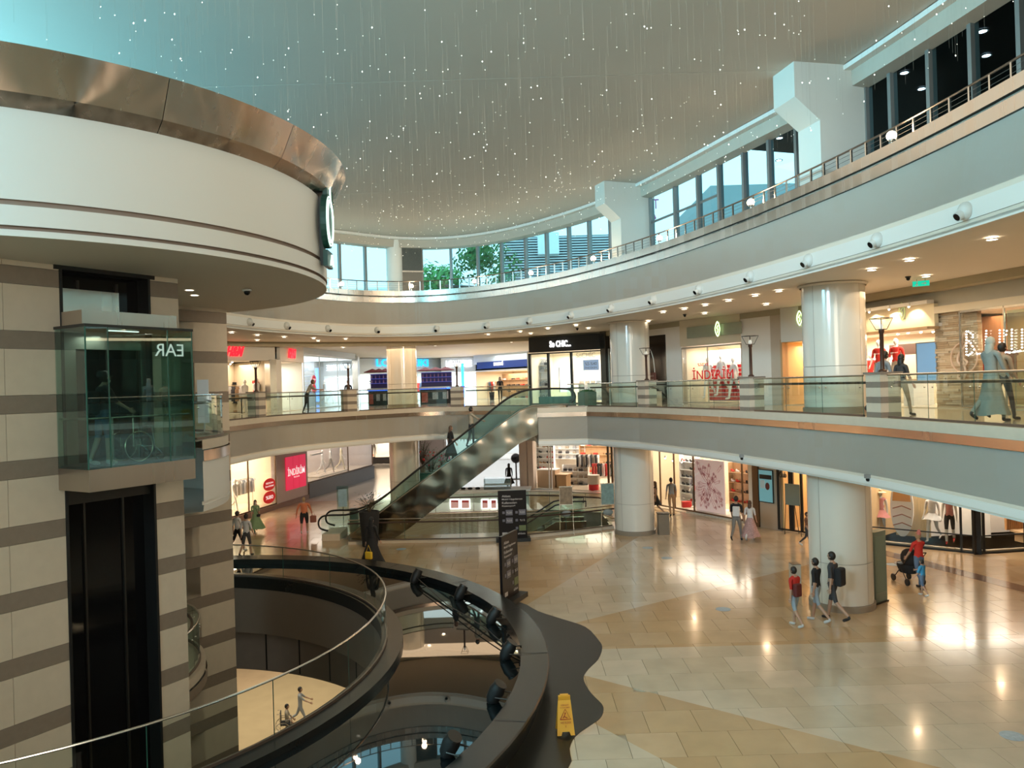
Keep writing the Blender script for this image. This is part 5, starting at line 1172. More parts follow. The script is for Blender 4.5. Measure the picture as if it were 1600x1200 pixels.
t=text('İNDİRİM','lettering',mat('white_print',(.95,.93,.92),.5,emit=.6),hw*1.7,hh*.27,.01,.012,parent=pr); t.location=(0,-.01,hh*.56); t=text('%50','lettering',MATS['white_print'],hw*.6,hh*.04,.01,parent=pr); t.location=(0,-.01,hh*.36)
for i in(-1,1): MB().box(i*hw*.3-.005,i*hw*.3+.005,-.004,0,0,hh).build('poster_seam',mat('dark_crimson',(.45,.01,.04),.5),pr)
for (x,y,s1,s2,lb) in ((421,757,'SEZON','İNDİRİMİ','upper round red sticker with small lettering on the left shop window'),(421,777,'%80','','lower round red sticker reading %80 on the left shop window')):
    u,z=FL.u(x,y,-.06); r=FL.root('round_sticker',u,-.06,z); tag(r,lb,'sticker'); sideprism(MB(),[(.50*math.cos(a*PI/16)*1.25,.33*math.sin(a*PI/16)) for a in range(32)],0,.01).build('disc',mat('sticker_red',(.7,.02,.02),.5,emit=.2,ecol=(.8,.02,.02)),r)
    t=text(s1,'lettering',MATS['white_print'],.75,.20 if not s2 else .09,.005,.008,parent=r); t.location=(0,-.006,0 if not s2 else .08)
    if s2: t=text(s2,'lettering',MATS['white_print'],.85,.09,.005,.006,parent=r); t.location=(0,-.006,-.08)
clothes_rail(FL,l(380,760,1.0),1.0,.3,1.8,9,'clothes rack with white garments in the ground left shop',[W_,BE,W_,GR],1.5); clothes_rail(FL,l(398,760,2.2),2.2,.3,2.6,10,'clothes rack with dark garments in the ground left shop',[K_,W_,DG,BE],1.9)
shelves(FL,l(372,760,3.0),3.0,.3,2.6,2.6,5,6,'shelf of folded clothes at the back of the ground left shop',m=wood,item='folded_clothes')
mannequin(FL,362,.3,.6,1.7,'white mannequin at the left edge of the ground left shop',top=W_); mannequin(FL,513,.9,.8,1.75,'mannequin in pale clothes in the grey window behind the walking woman in orange',.5,top=W_,bottom=BE); mannequin(FL,530,.9,.8,1.75,'mannequin in cream clothes on a cream plinth in the grey window',.5,top=cloth('cream_cloth',(.7,.62,.42)),bottom=MATS['cream_cloth']); mannequin(FL,500,.9,1.2,1.6,'mannequin in a white top at the left of the grey window',.5,top=W_,bottom=W_)
fbox(FL,'mannequin_plinth',cream_stone,[('frame_bar',cream_stone,(l(495,760,.6),l(540,760,.6),.4,1.2,.9,1.0)),('frame_top',cream_stone,(l(495,760,.6),l(512,760,.6),.9,1.0,2.3,2.4))],label='cream display plinth and frame in the grey window',cat='display')
FL2=Front((-13.2,66),(-8.9,66)); shop(FL2,'shop_room_far_left',0,4.3,.5,3.5,2.5,whitew,260,NEUT,3.8)
glaze(FL2,'window_14',[562,586],.5,3.4,y=720); lettering(FL2,'İNDİRİM',563,584,708,714,mat('orange_lettering',(.8,.15,.04),.5,emit=.6),'orange lettering on the far shop window past the grey wall')
for i,x in enumerate((566,574,582)): mannequin(FL2,x,.5,.7,1.75,['left','middle','right'][i]+' white mannequin of three in the farthest ground floor window',top=W_,bottom=W_ if i else GR)
S(MB().at(FL2.M()).box(3.2,7.4,-.2,0,0,3.8).build('wall_rose_end',mat('grey_rose_wall',(.55,.47,.44),.4)))

S(slab([(13.0,29.3),(16.02,26.72),(23,27.55),(23,31),(14,32)],0,.12,'shop_platform',wood)); MB().at(FL2.M()).box(-.3,4.6,-.1,.1,0,.5).build('trim_7',mat('dark_plinth_stone',(.10,.09,.085),.4))['kind']='structure'
# ================================================================== FIRST GALLERY SHOPS (floor 5.3)
G=5.3
def fr(x0,D0,x1,D1): a=pd(x0,600,D0); b=pd(x1,600,D1); return Front((a.x,a.y),(b.x,b.y))
cl_=cream
# red letter shop
FA=fr(300,35.5,430,39.3); FA2=fr(437,39.6,474,43.5); u=lambda F,x,w=0:F.u(x,600,w)[0]
shop(FA,'shop_room_red_letters',0,FA.L,G,7.95,4,cream,150,NEUT,8.85,plaster); shop(FA2,'shop_room_red_letters_side',0,FA2.L,G,7.95,3,cream,120,NEUT,8.85,plaster,sides=False)
rl_=mat('red_lit_lettering',(.9,.01,.02),.4,emit=1.3,ecol=(1,.02,.04))
def hm(F,x0,x1,y0,y1,label):
    o=lettering(F,'H&M',x0,x1,y0,y1,rl_,label,bold=.03,w=-.1)
    for v in o.data.vertices: v.co.x+=v.co.z*.35
hm(FA,355,379,541,557,'large red slanted letters on the beige shop header by the striped pier'); hm(FA2,451,461,545,560,'smaller red slanted letters on the angled shop header')
c=struct('trim_4'); MB().at(FA.M()).box(u(FA,420),u(FA,430),-.12,.3,G,8.0).build('chrome_pillar',steel_g,c); MB().at(FA.M()).box(u(FA,430),u(FA,438),-.12,.3,G,8.0).build('white_pillar',white,c)
mannequin(FA,382,G,.7,1.72,'white mannequin behind the railing in the red letter shop',top=MAN); mannequin(FA,401,G+.1,1.2,1.72,'mannequin with a white T-shirt before red clothes',top=W_,bottom=W_)
clothes_rail(FA,u(FA,412,1.5),1.5,G,1.2,8,'clothes rack with dark red clothes behind the lantern pole',[RD,K_,RD,DG],1.7); clothes_rail(FA,u(FA,360,1.2),1.2,G,1.8,8,'clothes rack by the striped pier in the red letter shop',[W_,DG,KH],1.4)
shelves(FA,u(FA,356,3.2),3.2,G,2.4,2.0,4,5,'dark shelf of folded clothes at the back of the red letter shop',m=K_,item='folded_clothes',ic=[W_,GR,BE,W_])
fbox(FA,'display_table',white,[('table_top',wood,(u(FA,372,.6),u(FA,395,.6),.4,1.3,G+.8,G+.85)),('table_leg',dark_metal,(u(FA,372,.6)+.05,u(FA,372,.6)+.1,.45,.5,G,G+.8),(u(FA,395,.6)-.1,u(FA,395,.6)-.05,.45,.5,G,G+.8))],label='display table with white clothes at the front of the red letter shop',cat='table')
spots(FA,[(353,568),(359,565),(362,562)],1.0,'bright spotlight cluster inside the red letter shop','spotlights in the red letter shop')
fbox(FA2,'grey_cabinet',GR,[('cabinet_body',mat('grey_cabinet',(.25,.24,.23),.5),(u(FA2,462,.8),u(FA2,468,.8),.8,1.2,G,G+1.5)),('cabinet_slot',black,(u(FA2,463,.8),u(FA2,467,.8),.79,.8,G+1.1,G+1.15))],label='grey cabinet inside the angled opening of the red letter shop',cat='cabinet')
# reflective shopfront
FG=fr(474,43.5,556,53); shop(FG,'shop_room_reflective',0,FG.L,G,8.5,2.5,cold,230,(1,.93,.88),8.85,cold)
glaze(FG,'window_15',[475,500,528,556],G,8.45,fr=mat('pale_frame',(.6,.68,.7),.4),th=.02,gm=glass('cool_reflective_glass',(.78,.86,.9),.22))
for (x,y,s1,lb) in ((491,593,'SEZON','upper round red sticker on the reflective glass'),(491,607,'%80','lower round red sticker on the reflective glass')):
    uu,z=FG.u(x,y,-.05); r=FG.root('round_sticker',uu,-.05,z); tag(r,lb,'sticker'); sideprism(MB(),[(.32*math.cos(a*PI/12),.26*math.sin(a*PI/12)) for a in range(24)],0,.01).build('disc',MATS['sticker_red'],r); t=text(s1,'lettering',MATS['white_print'],.42,.1,.005,parent=r); t.location=(0,-.006,0)
mannequin(FG,516,G+.1,.8,1.75,'white mannequin lit inside the reflective shopfront',top=W_,bottom=W_); mannequin(FG,507,G+.1,1.1,1.65,'pale mannequin further in behind the reflective glass',top=BE,bottom=W_)
S(MB().at(FG.M()).box(FG.L-.1,FG.L+.35,-.2,.2,G,8.7).build('trim_5',steel_g))
# corridor with the blue and navy signs
FD=fr(560,60,690,66); cw=shop(FD,'shop_room_blue_sign',0,FD.L,G,7.6,4,cold,420,(.8,.92,1),8.8,cold)
ce=fr(540,70,900,70); S(MB().at(ce.M()).box(0,ce.L,6,6.2,G,9.6).build('wall_corridor_back',cold))
bs=mat('sky_blue_lettering',(.02,.45,.80),.4,emit=1.4,ecol=(.03,.55,.95)); wl_=mat('white_lit_lettering',(1,1,1),.4,emit=2.2)
lettering(FD,'LC WAIKIKI',588,669,561,572.5,bs,'sky blue lit shop letters either side of the far column',bold=.02,w=-.12)
shelves(FD,u(FD,600,2),2,G,3,2.2,4,6,'pale shelves left of the far column in the blue sign shop',item='folded_clothes'); clothes_rail(FD,u(FD,668,1.5),1.5,G,2.4,8,'clothes rack right of the far column in the blue sign shop',[RD,DEN2,W_],1.5)
uu,z=FD.u(598,589,-.1)
FE=fr(690,64,744,64); shop(FE,'shop_room_home',0,FE.L,G,7.6,4,cold,260,(.9,.95,1),8.8,cold); lettering(FE,'LCW HOME',697,737,563,573,wl_,'white lit shop letters left of the blue light column',w=-.12,bold=.02)
fbox(FE,'lit_column',bs,[('light_tube',mat('blue_light_tube',(.02,.2,1),.4,emit=4,ecol=(.02,.25,1)),(u(FE,725),u(FE,729),-3.2,-3.0,G+.2,8.2))],label='tall glowing blue light column in the upper corridor',cat='light')
FN=fr(744,62,850,56); shop(FN,'shop_room_navy',0,FN.L,G,7.5,4,cream,420,NEUT,7.5); navy=mat('navy_sign',(.01,.03,.16),.4,emit=.12,ecol=(.02,.08,.5))
board(FN,'shop_sign',navy,745,845,563,574,'long navy blue shop sign in the upper corridor',w=-.15); lettering(FN,'mavi',772,786,564,571,wl_,'white lit lettering on the navy sign',w=-.2)
S(MB().at(FN.M()).box(-.2,FN.L+1,-.05,.1,8.1,9.5).build('wall_over_navy',cold))
shelves(FN,u(FN,800,2.5),2.5,G,4,2,4,7,'shelves of folded clothes in the navy sign shop',m=wood,item='folded_clothes'); clothes_rail(FN,u(FN,765,1.4),1.4,G,2.2,8,'clothes rack in the navy sign shop',[DEN2,RD,W_,KH],1.4)
q=pd(768,618,56); pot_plant((q.x,57,G),'small green plant before the navy sign shop',.7,.4,60,ph=.6)
area('corridor_upper_light',(-3,54,8.7),(-3,54,5),10,12,900,(.86,.95,1))
# blue lit drink kiosks
for x0,x1,lb,D in ((575,606,'dark kiosk with blue light strips left of the far column',49),(656,704,'dark kiosk with blue light strips right of the far column',49)):
    F=fr(x0,D,x1,D); k=F.root('kiosk',0,0,G); tag(k,lb,'kiosk'); L=F.L
    MB().box(0,L,0,1.2,0,.95).build('counter_body',K_,k); MB().box(-.05,L+.05,-.06,1.2,.95,1.03).build('blue_strip',mat('blue_strip',(.05,.15,1),.4,emit=3.2,ecol=(.04,.18,1)),k); MB().box(-.05,L+.05,-.05,1.25,1.03,1.1).build('counter_top',steel_g,k)
    MB().box(0,L,.9,1.2,1.1,2.0).build('shelf_back',mat('dark_violet',(.04,.03,.12),.5),k); 
    for zz in(1.4,1.7,2.0): MB().box(0,L,.6,1.2,zz,zz+.03).build('shelf',mat('blue_shelf',(.1,.1,.5),.4,emit=.3,ecol=(.12,.18,.9)),k)
    for i in range(int(L*4)):
        for zz in(1.43,1.73):
            if ('bt') not in _g: 
                o=MB().lathe([(0,0),(.04,0),(.04,.14),(.015,.18),(.015,.23),(0,.23)],8).build('bottle',mat('bottle_glassy',(.35,.2,.3),.2)); _g['bt']=o.data; bpy.data.objects.remove(o)
            o=bpy.data.objects.new('bottle',_g['bt']); col.objects.link(o); o.location=F.p(.12+i*.25,.75,G+zz); tag(o,'bottle on the '+lb.replace('with blue light strips ',''),'bottle','bottles on the '+lb)
    for i in range(3): MB().box(L*(i+.2)/3,L*(i+.75)/3,-.03,0,.3,.8).build('menu_panel',mat('menu_print',(.30,.30,.32),.5,var=.9,scale=20),k)
    MB().box(L*.05,L*.25,-.06,-.03,.1,.75).build('red_menu_panel',mat('dark_red_panel',(.3,.05,.03),.5),k)
    for i in range(3): MB().lathe([(.0,.25),(.55,.05),(.56,.0)],8,(L*(i+.5)/3,.5)).at(Matrix.Identity(4)).build('awning',mat('maroon_awning',(.14,.02,.025),.7),k).location=(0,0,2.12)
# black sign jewellery shop
FJ=Front((0.87,40.0),(4.75,37.9)); w_=shop(FJ,'shop_room_black_sign',0,FJ.L,G,8.0,3,mat('glowing_cream_wall',(.9,.84,.68),.5,var=.02),210,(1,.93,.8),None)
r,hw,hh=board(FJ,'shop_sign',black,826,945,524,548,'long black shop sign with white letters over the cream windows',w=-.3,th=.4)
lettering(FJ,'So CHIC...',859,892,532,542,wl_,'white letters on the long black sign',w=-.34,bold=.03)
glaze(FJ,'window_16',[829,858,894,943],G,7.95,fr=black,th=.06)
fbox(FJ,'side_column',black,[('column_body',mat('brown_column',(.12,.09,.06),.4),(u(FJ,943),u(FJ,951),-.3,.3,G,8.85))],label='dark brown column at the right end of the black sign shop',cat='pillar')
fbox(FJ,'glowing_lightbox',white,[('lightbox',mat('white_lightbox',(1,.98,.92),.5,emit=1.6),(u(FJ,875,1.0),u(FJ,893,1.0),1.0,1.1,G+.6,G+1.9)),('lightbox_frame',steel_g,(u(FJ,875,1.0)-.04,u(FJ,875,1.0),.98,1.1,G+.6,G+1.9))],label='glowing white panel in the middle window of the black sign shop',cat='panel')
r,hw,hh=board(FJ,'hanging_sign',mat('pale_blue_print',(.42,.52,.75),.5,emit=.3,ecol=(.5,.6,.85)),911,935.5,562,578.5,'pale blue sale sign hanging in the right window of the black sign shop',w=.25); 
t=text('%5-%40','lettering',mat('grey_print',(.15,.16,.25),.5),hw*1.5,hh*.3,.005,parent=r); t.location=(0,-.006,hh*.62); t=text('İNDİRİM','lettering',MATS['grey_print'],hw*1.5,hh*.22,.005,parent=r); t.location=(0,-.006,hh*.27)
MB().tube([(0,.02,hh),(0,.02,hh+.6)],.01,5).build('hanging_cord',dark_metal,r)
lettering(FJ,'SoCHIC',900,930,551,559,mat('faint_grey_print',(.55,.5,.42),.5),'faint grey letters on the right window of the black sign shop',w=-.03,depth=.004)
shelves(FJ,u(FJ,844,1.2),1.2,G+.2,.9,2.2,6,4,'narrow white jewellery shelves at the left of the black sign shop',item='handbag',ic=[DG,W_,GR]); shelves(FJ,u(FJ,925,2),2,G+.1,1.6,1.3,3,5,'low jewellery shelves at the right of the black sign shop',item='handbag',ic=[DG,BE])
q=pd(870,622,36); r=empty('freeform_bench',(q.x,35.6,G)); tag(r,'low teal freeform bench behind the top of the escalator','bench')
mb=MB(); mb.prism([(.75*math.cos(a*PI/16)*(1+.15*math.cos(a*PI/8)),.35*math.sin(a*PI/16)*(1-.25*math.cos(a*PI/4))) for a in range(32)],.1,.45); mb.build('seat',mat('teal_upholstery',(.10,.26,.22),.6),r); MB().box(-.5,.5,-.2,.2,0,.1).build('base',K_,r)
q=pd(917,622,36); r=empty('green_planter_box',(q.x,35.9,G)); tag(r,'olive green planter box before the right window of the black sign shop','planter'); MB().box(-.42,.42,-.2,.2,0,.62).build('box_body',mat('olive_planter',(.14,.19,.12),.6),r); MB().ball((0,0,.62),(.38,.16,.12),10).build('moss',mat('leaf_green',(.04,.13,.03),.5),r)
# wall with black doorway, red display and mirror
FM=Front((5.6,35.3),(10.4,27.3)); m=lambda x,w=0: FM.u(x,600,w)[0]
wm=struct('wall_first_gallery_right'); wm.matrix_world=FM.M()
for a,b,mm in ((960,1012,whitew),(1042,1066,whitew),(1160,1206,whitew),(1206,1224,beige),(1258,1300,plaster)): MB().box(m(a),m(b),0,.3,G,8.85).build('wall_panel',mm,wm)
MB().box(m(1012),m(1042),.1,.3,G,8.5).build('black_doorway',black_gl,wm); MB().box(m(1012),m(1042),0,.3,8.35,8.85).build('wall_panel',whitew,wm)
shop(FM,'shop_room_red_display',m(1066),m(1160),G,7.75,2.2,cream,110,NEUT,8.85,cream); shop(FM,'shop_room_mirror',m(1224),m(1258),G,7.6,3,mat('amber_wall',(.72,.50,.26),.6),70,WARM,8.85,plaster)
r,hw,hh=board(FM,'shop_sign',mat('sage_glass_sign',(.36,.38,.28),.3),1073,1158,507,525,'sage green sign panel with a glowing neon leaf emblem',w=-.15)
neon=mat('neon_yellow_green',(.7,1,.4),.4,emit=3.5,ecol=(.72,1,.45))
def emblem(F,x,y,sz,label,w=-.24,mm=None):
    uu,z=F.u(x,y,w); r=F.root('neon_emblem',uu,w,z); tag(r,label,'sign'); mb=MB()
    for s in(-1,1): mb.tube([(s*sz*.42*math.sin(PI*i/12)**.8,0,sz*(i/12*2-1)) for i in range(13)],sz*.05,6)
    mb.tube([(sz*.1,0,sz*.45),(-sz*.14,0,sz*.1),(sz*.1,0,-sz*.05),(-sz*.05,0,-sz*.5)],sz*.045,6); mb.build('neon_tube',mm or neon,r); MB().box(-sz*.3,sz*.3,.03,.06,-sz*.9,sz*.9).build('backing',mat('clear_backing',(.4,.42,.32),.3),r)
emblem(FM,1121,514,.30,'glowing yellow green neon leaf emblem on the sage sign'); emblem(FM,1249,497,.26,'second neon leaf emblem cut off by the nearest column',w=-.1)
glaze(FM,'window_17',[1067,1107,1160],G+.05,7.7,fr=mat('pale_bronze',(.5,.42,.32),.4),th=.02)
# the red display wall: shelves of red boxes, a white lightbox above
rw=FM.root('red_display_wall',0,0,0); tag(rw,'red shelving wall filled with small red packets behind mannequins','display wall')
a,b=m(1107,1.2),m(1160,1.2); MB().box(a,b,1.3,1.4,G+.1,7.0).build('back_panel',mat('white_back',(.85,.8,.75),.5),rw); MB().box(a,b,1.15,1.3,7.02,7.55).build('lightbox',mat('white_lightbox',(1,.98,.92),.5,emit=1.6),rw)
nr,nc=9,12
for i in range(nr):
    for j in range(nc):
        uu=a+(b-a)*(j+.1)/nc; z=G+.15+(6.95-G-.15)*i/nr; MB().box(uu,uu+(b-a)/nc*.8,1.18,1.3,z,z+.15).build('red_packet',red,rw)
for i in range(nr+1): z=G+.13+(6.95-G-.15)*i/nr; MB().box(a,b,1.12,1.3,z-.02,z).build('shelf',white,rw)
for x,z,lb,tn in ((1107,G+.25,'left white mannequin of the three before the red shelves',.3),(1128,G+.35,'tallest white mannequin in the middle before the red shelves',0),(1147,G+.2,'right white mannequin of the three before the red shelves',-.3)): mannequin(FM,x,z,.8,1.72,lb,tn,top=W_)
ri=mat('red_window_lettering',(.7,.02,.02),.5,emit=.25,ecol=(.8,.02,.02))
lettering(FM,'İNDİRİM',1082,1146,573,592,ri,'large red sale lettering on the window before the red display',w=-.03,depth=.01); lettering(FM,"%50'YE",1090,1107,567,572,ri,'small red percentage lettering above the large red word',w=-.03,depth=.01)
for i,x in enumerate((1075,1086,1096)):
    q=FM.p(m(x,-.4),-.4,G); 
# standing board and white arch by the doorway
r=FM.root('info_board',m(1017,-.6),-.6,G); tag(r,'dark maroon board on a stand beside the middle column','sign'); MB().box(-.3,.3,0,.04,.65,1.4).build('board',mat('maroon_board',(.20,.07,.06),.5),r); MB().tube([(-.2,.02,.65),(-.25,.02,0)],.015,5).tube([(.2,.02,.65),(.25,.02,0)],.015,5).build('stand',dark_metal,r)
for i,s in enumerate(('AKBATI','AVM','KURALLARI')): t=text(s,'lettering',mat('pale_print',(.6,.5,.45),.5),.4,.08,.004,parent=r); t.location=(0,-.006,1.25-.16*i)
r=FM.root('arch_hoop',m(1012,-.5),-.5,G); tag(r,'tall thin white arch hoop standing beside the black doorway','arch'); MB().tube([(.1,0,2.5),(.28,0,2.35),(.42,0,2.0),(.48,0,1.5),(.48,0,0)],.02,6).build('hoop',white,r,smooth=True); MB().box(.3,.65,-.12,.12,0,.03).build('foot',white,r)
r=FM.root('waste_bin',m(1024,-1.2),-1.2,G); tag(r,'beige waste bin behind the glass right of the railing post','bin'); MB().box(-.18,.18,-.18,.18,0,.6).build('bin_body',beige,r); MB().box(-.2,.2,-.2,.2,.6,.64).build('bin_lid',dark_metal,r)
r=FM.root('oval_mirror',m(1234,.9),.9,G+.3); tag(r,'tall dark oval mirror in the opening left of the nearest column','mirror'); sideprism(MB(),[(.30*math.cos(a*PI/16),1.05+1.0*math.sin(a*PI/16)) for a in range(32)],0,.05).build('mirror_frame',mat('dark_brown_wood',(.08,.03,.015),.4),r); sideprism(MB(),[(.22*math.cos(a*PI/16),1.05+.9*math.sin(a*PI/16)) for a in range(32)],-.01,0).build('mirror_glass',mat('mirror_face',(.35,.22,.12),.15,.6),r)
mannequin(FM,1252,G,1.2,1.7,'mannequin in pale clothes in the opening beside the nearest column',top=W_,bottom=BE)
c=struct('trim_6'); MB().at(FM.M()).box(m(1222),m(1225),-.05,.1,G,7.7).build('door_jamb',wood,c); MB().at(FM.M()).box(m(1222),m(1258),-.05,.1,7.6,7.7).build('door_head',wood,c)
# right hand shop: bright header, red shirts, stone wall and bulb letters
FQ=Front((11.15,25.2),(13.6,17.2)); v_=lambda x,w=0: FQ.u(x,560,w)[0]
shop(FQ,'shop_room_red_shirts',v_(1335)-3.2,v_(1464),G,7.65,2.6,cream,220,NEUT,None,sides=False); shop(FQ,'shop_room_bulb_letters',v_(1464),v_(1680),G,8.0,2.6,mat('amber_brown_wall',(.38,.20,.09),.6),130,WARM,8.2,cream,sides=False)
hd=FQ.root('shop_header',0,0,0); tag(hd,'cream shop header washed by small spotlights','sign'); MB().box(v_(1335),v_(1464),-.05,.1,7.65,8.3).build('header_face',mat('header_cream',(.86,.74,.50),.5),hd); MB().box(v_(1335),v_(1464),-.3,-.05,8.3,8.4).build('header_ledge',plaster,hd); MB().box(v_(1335),v_(1464),-.32,.1,7.58,7.65).build('header_sill',wood,hd)
for i,x in enumerate((1359,1390,1421)):
    uu,z=FQ.u(x,474,-.3); o=FQ.root('header_spotlight',uu,-.35,8.28); tag(o,['first','second','third'][i]+' small spotlight over the cream header from the nearest column','spotlight','header spotlights'); MB().tube([(0,0,.1),(0,.02,0)],.035,8).build('housing',white,o); MB().ball((0,.02,-.01),.03,8).build('lamp_face',spot_m,o)
    d=bpy.data.lights.new('header_lamp','SPOT'); d.energy=32; d.color=(1,.85,.6); d.spot_size=1.6; d.shadow_soft_size=.04; lo=bpy.data.objects.new('header_lamp',d); col.objects.link(lo); lo.location=FQ.p(uu,-.38,8.24); lo.rotation_euler=(Vector(FQ.p(uu,0,7.75))-lo.location).to_track_quat('-Z','Y').to_euler()
emblem(FQ,1409,487,.26,'pale green emblem on the cream header between spotlights',w=-.1,mm=mat('soft_green_lit',(.5,.6,.25),.5,emit=.5))
S(MB().at(FQ.M()).box(v_(1335),v_(1700),.12,.3,8.2,8.9).build('wall_over_right_shops',mat('grey_cream_band',(.60,.56,.46),.5)))
rs_=[]; 
for i,x in enumerate((1375,1402)):
    mannequin(FQ,x,G+.45,.9,1.72,['left','right'][i]+' mannequin in a red T-shirt and beige shorts in the right shop',.4,top=RD,bottom=BE,legs='short'); o=LAST[0]
    t=text('penti','lettering',white,.24,.07,.004,parent=o); t.location=(0,-.15,1.27)
mannequin(FQ,1362,G+.1,1.4,1.7,'darker red dressed mannequin partly behind the lantern pole',.4,top=RD,bottom=RD)
fbox(FQ,'track_band',DG,[('track_panel',mat('dark_brown_band',(.10,.055,.035),.5),(v_(1390,1.8),v_(1464,1.8),1.8,1.9,6.95,7.3))],label='dark brown band with spotlights inside the red shirt shop',cat='panel')
spots(FQ,[(1385,516),(1404,516),(1420,514),(1440,513),(1459,512)],1.7,'white track spotlight on the dark band in the red shirt shop','track spotlights in the red shirt shop'); spots(FQ,[(1378,510),(1409,511),(1450,505),(1428,506)],1.0,'bright ceiling lamp inside the red shirt shop','ceiling lamps in the red shirt shop')
fbox(FQ,'lit_rail',wf,[('light_bar',mat('bright_bar',(1,.92,.8),.4,emit=6),(v_(1350,1.6),v_(1394,1.6),1.6,1.64,G+1.52,G+1.58))],label='bright light bar over the hanging clothes behind the lantern pole',cat='light')
clothes_rail(FQ,v_(1372,2),2.0,G,1.6,9,'rack of pale clothes under the bright light bar',[W_,BE,RD,W_],1.45)
fbox(FQ,'display_table',wood,[('table_top',wood,(v_(1412,1.0),v_(1432,1.0),.8,1.8,G+.8,G+.85)),('table_base',white,(v_(1412,1.0)+.05,v_(1432,1.0)-.05,.9,1.7,G,G+.8))],label='display table with folded clothes left of the blue screen',cat='table')
r,hw,hh=board(FQ,'display_screen',mat('blue_screen',(.12,.25,.42),.3,emit=.5,ecol=(.22,.42,.65)),1433,1463,536,596,'tall blue glowing screen left of the stone wall',w=.2,cat='screen',th=.08,frame=mat('grey_window_frame',(.22,.22,.21),.4))
# ledger stone wall
lw_=struct('wall_ledger_stone'); lw_.matrix_world=FQ.M(); a,b=v_(1464,.25),v_(1531,.25); st_m=[mat('ledger_stone_%s'%n,c,.7,var=.2,scale=9) for n,c in (('sand',(.50,.37,.23)),('ochre',(.42,.29,.17)),('pale',(.58,.46,.32)))]
z=G; cnt=0
while z<8.0:
    h_=R.uniform(.045,.075); uu=a-R.uniform(0,.2)
    while uu<b:
        L_=R.uniform(.25,.6); MB().box(max(a,uu),min(b,uu+L_-.006),.2+R.uniform(-.02,.02),.35,z,z+h_-.006).build('stone',st_m[R.randrange(3)],lw_) if min(b,uu+L_)-max(a,uu)>.05 else None; uu+=L_; cnt+=1
    z+=h_
# treble clef in a ring
uu,zc=FQ.u(1498,556,-.1); tc=FQ.root('treble_clef_sign',uu,.08,zc); tag(tc,'pale wooden treble clef in a ring on the ledger stone wall','sign')
MB().tube([(.42*math.cos(i*PI/18),0,.42*math.sin(i*PI/18)-.05) for i in range(37)],.022,6).build('ring',mat('pale_wood_sign',(.72,.52,.38),.5),tc,smooth=True)
cp=catmull([(.02,-.10),(.12,-.18),(.02,-.27),(-.16,-.18),(-.14,.02),(.04,.22),(.14,.42),(.08,.62),(-.02,.50),(-.03,.25),(.02,-.20),(.06,-.48),(-.04,-.64),(-.18,-.60),(-.14,-.52)],5); MB().tube([(x,-.03,z) for x,z in cp],.038,6).build('clef',MATS['pale_wood_sign'],tc,smooth=True)
# letters made of bulbs
bl=FQ.root('bulb_letter_sign',0,0,0); tag(bl,'large BLUU letters made of small white bulbs on the right shop glass','sign'); bulb=mat('warm_white_bulb',(1,.95,.88),.4,emit=7,ecol=(1,.93,.85))
def bulbs(seq):
    for x,y in seq:
        uu,z=FQ.u(x,y,-.1); 
        if 'blb' not in _g: o=MB().ball((0,0,0),(.028,.018,.02),8).build('bulb',bulb,bl); _g['blb']=o.data
        else: o=bpy.data.objects.new('bulb',_g['blb']); col.objects.link(o); o.parent=bl
        o.location=(uu,-.1,z)
def seg(x0,y0,x1,y1,n): return [(x0+(x1-x0)*i/max(1,n-1),y0+(y1-y0)*i/max(1,n-1)) for i in range(n)]
bulbs(seg(1510,518,1510,554,9)+seg(1513,518,1520,523,3)+seg(1520,527,1514,533,2)+seg(1517,536,1522,546,3)+seg(1519,551,1513,555,3))
bulbs(seg(1527,553,1557,549,10)+seg(1541,517,1540,548,8)); bulbs(seg(1562,516,1562,544,7)+seg(1564,549,1578,551,5)+seg(1573,517,1572,523,2)); bulbs(seg(1581,515,1581,545,7)+seg(1584,550,1594,548,4)+seg(1597,515,1597,543,7))
FZ=glaze(FQ,'window_18',[1503,1572,1640],G+.05,8.0,fr=steel_g,th=.02,w=-.02)
fbox(FQ,'brown_curtain',KH,[('curtain_panel',mat('brown_curtain',(.32,.15,.07),.7,var=.2,scale=6,stretch=(6,6,.2)),(v_(1536,1.6),v_(1566,1.6),1.6,1.7,G+.9,7.9))],label='hanging brown panel behind the bulb letters',cat='panel')
clothes_rail(FQ,v_(1545,1.2),1.2,G,1.6,8,'rack of dark red clothes under the bulb letters',[RD,mat('maroon_bag',(.12,.02,.02),.6),DG],1.6)
fbox(FQ,'glass_screen',steel_g,[('glass_sheet',glass('greenish_rail_glass',(.74,.88,.84)),(v_(1575,.4),v_(1640,.4),.4,.42,G,7.9))],label='greenish glass sheet at the far right of the bulb letter shop',cat='screen')
# emergency exit sign and black speaker under the ceiling
q=pd(1439,443,20.5); r=empty('exit_sign',(q.x,q.y,q.z),-.6); tag(r,'small green running man exit sign hanging from the gallery ceiling','sign'); MB().box(-.2,.2,-.02,.02,-.07,.07).build('sign_face',mat('exit_green',(.0,.42,.28),.5,emit=1.0,ecol=(0,.55,.36)),r)
mb=MB(); mb.ball((-.09,-.025,.04),.018,6).tube([(-.09,-.025,.02),(-.10,-.025,-.01),(-.07,-.025,-.05)],.012,5).tube([(-.10,-.025,-.01),(-.13,-.025,-.05)],.012,5).box(.03,.10,-.03,-.02,-.01,.01).prism([(0,0),(0,0),(0,0)],0,0) if 0 else mb.ball((-.09,-.025,.04),.018,6).tube([(-.09,-.025,.02),(-.10,-.025,-.01),(-.07,-.025,-.05)],.012,5).tube([(-.10,-.025,-.01),(-.13,-.025,-.05)],.012,5).tube([(.02,-.025,0),(.13,-.025,0)],.01,4).tube([(.09,-.025,.03),(.13,-.025,0),(.09,-.025,-.03)],.01,4); mb.build('running_figure',white,r)
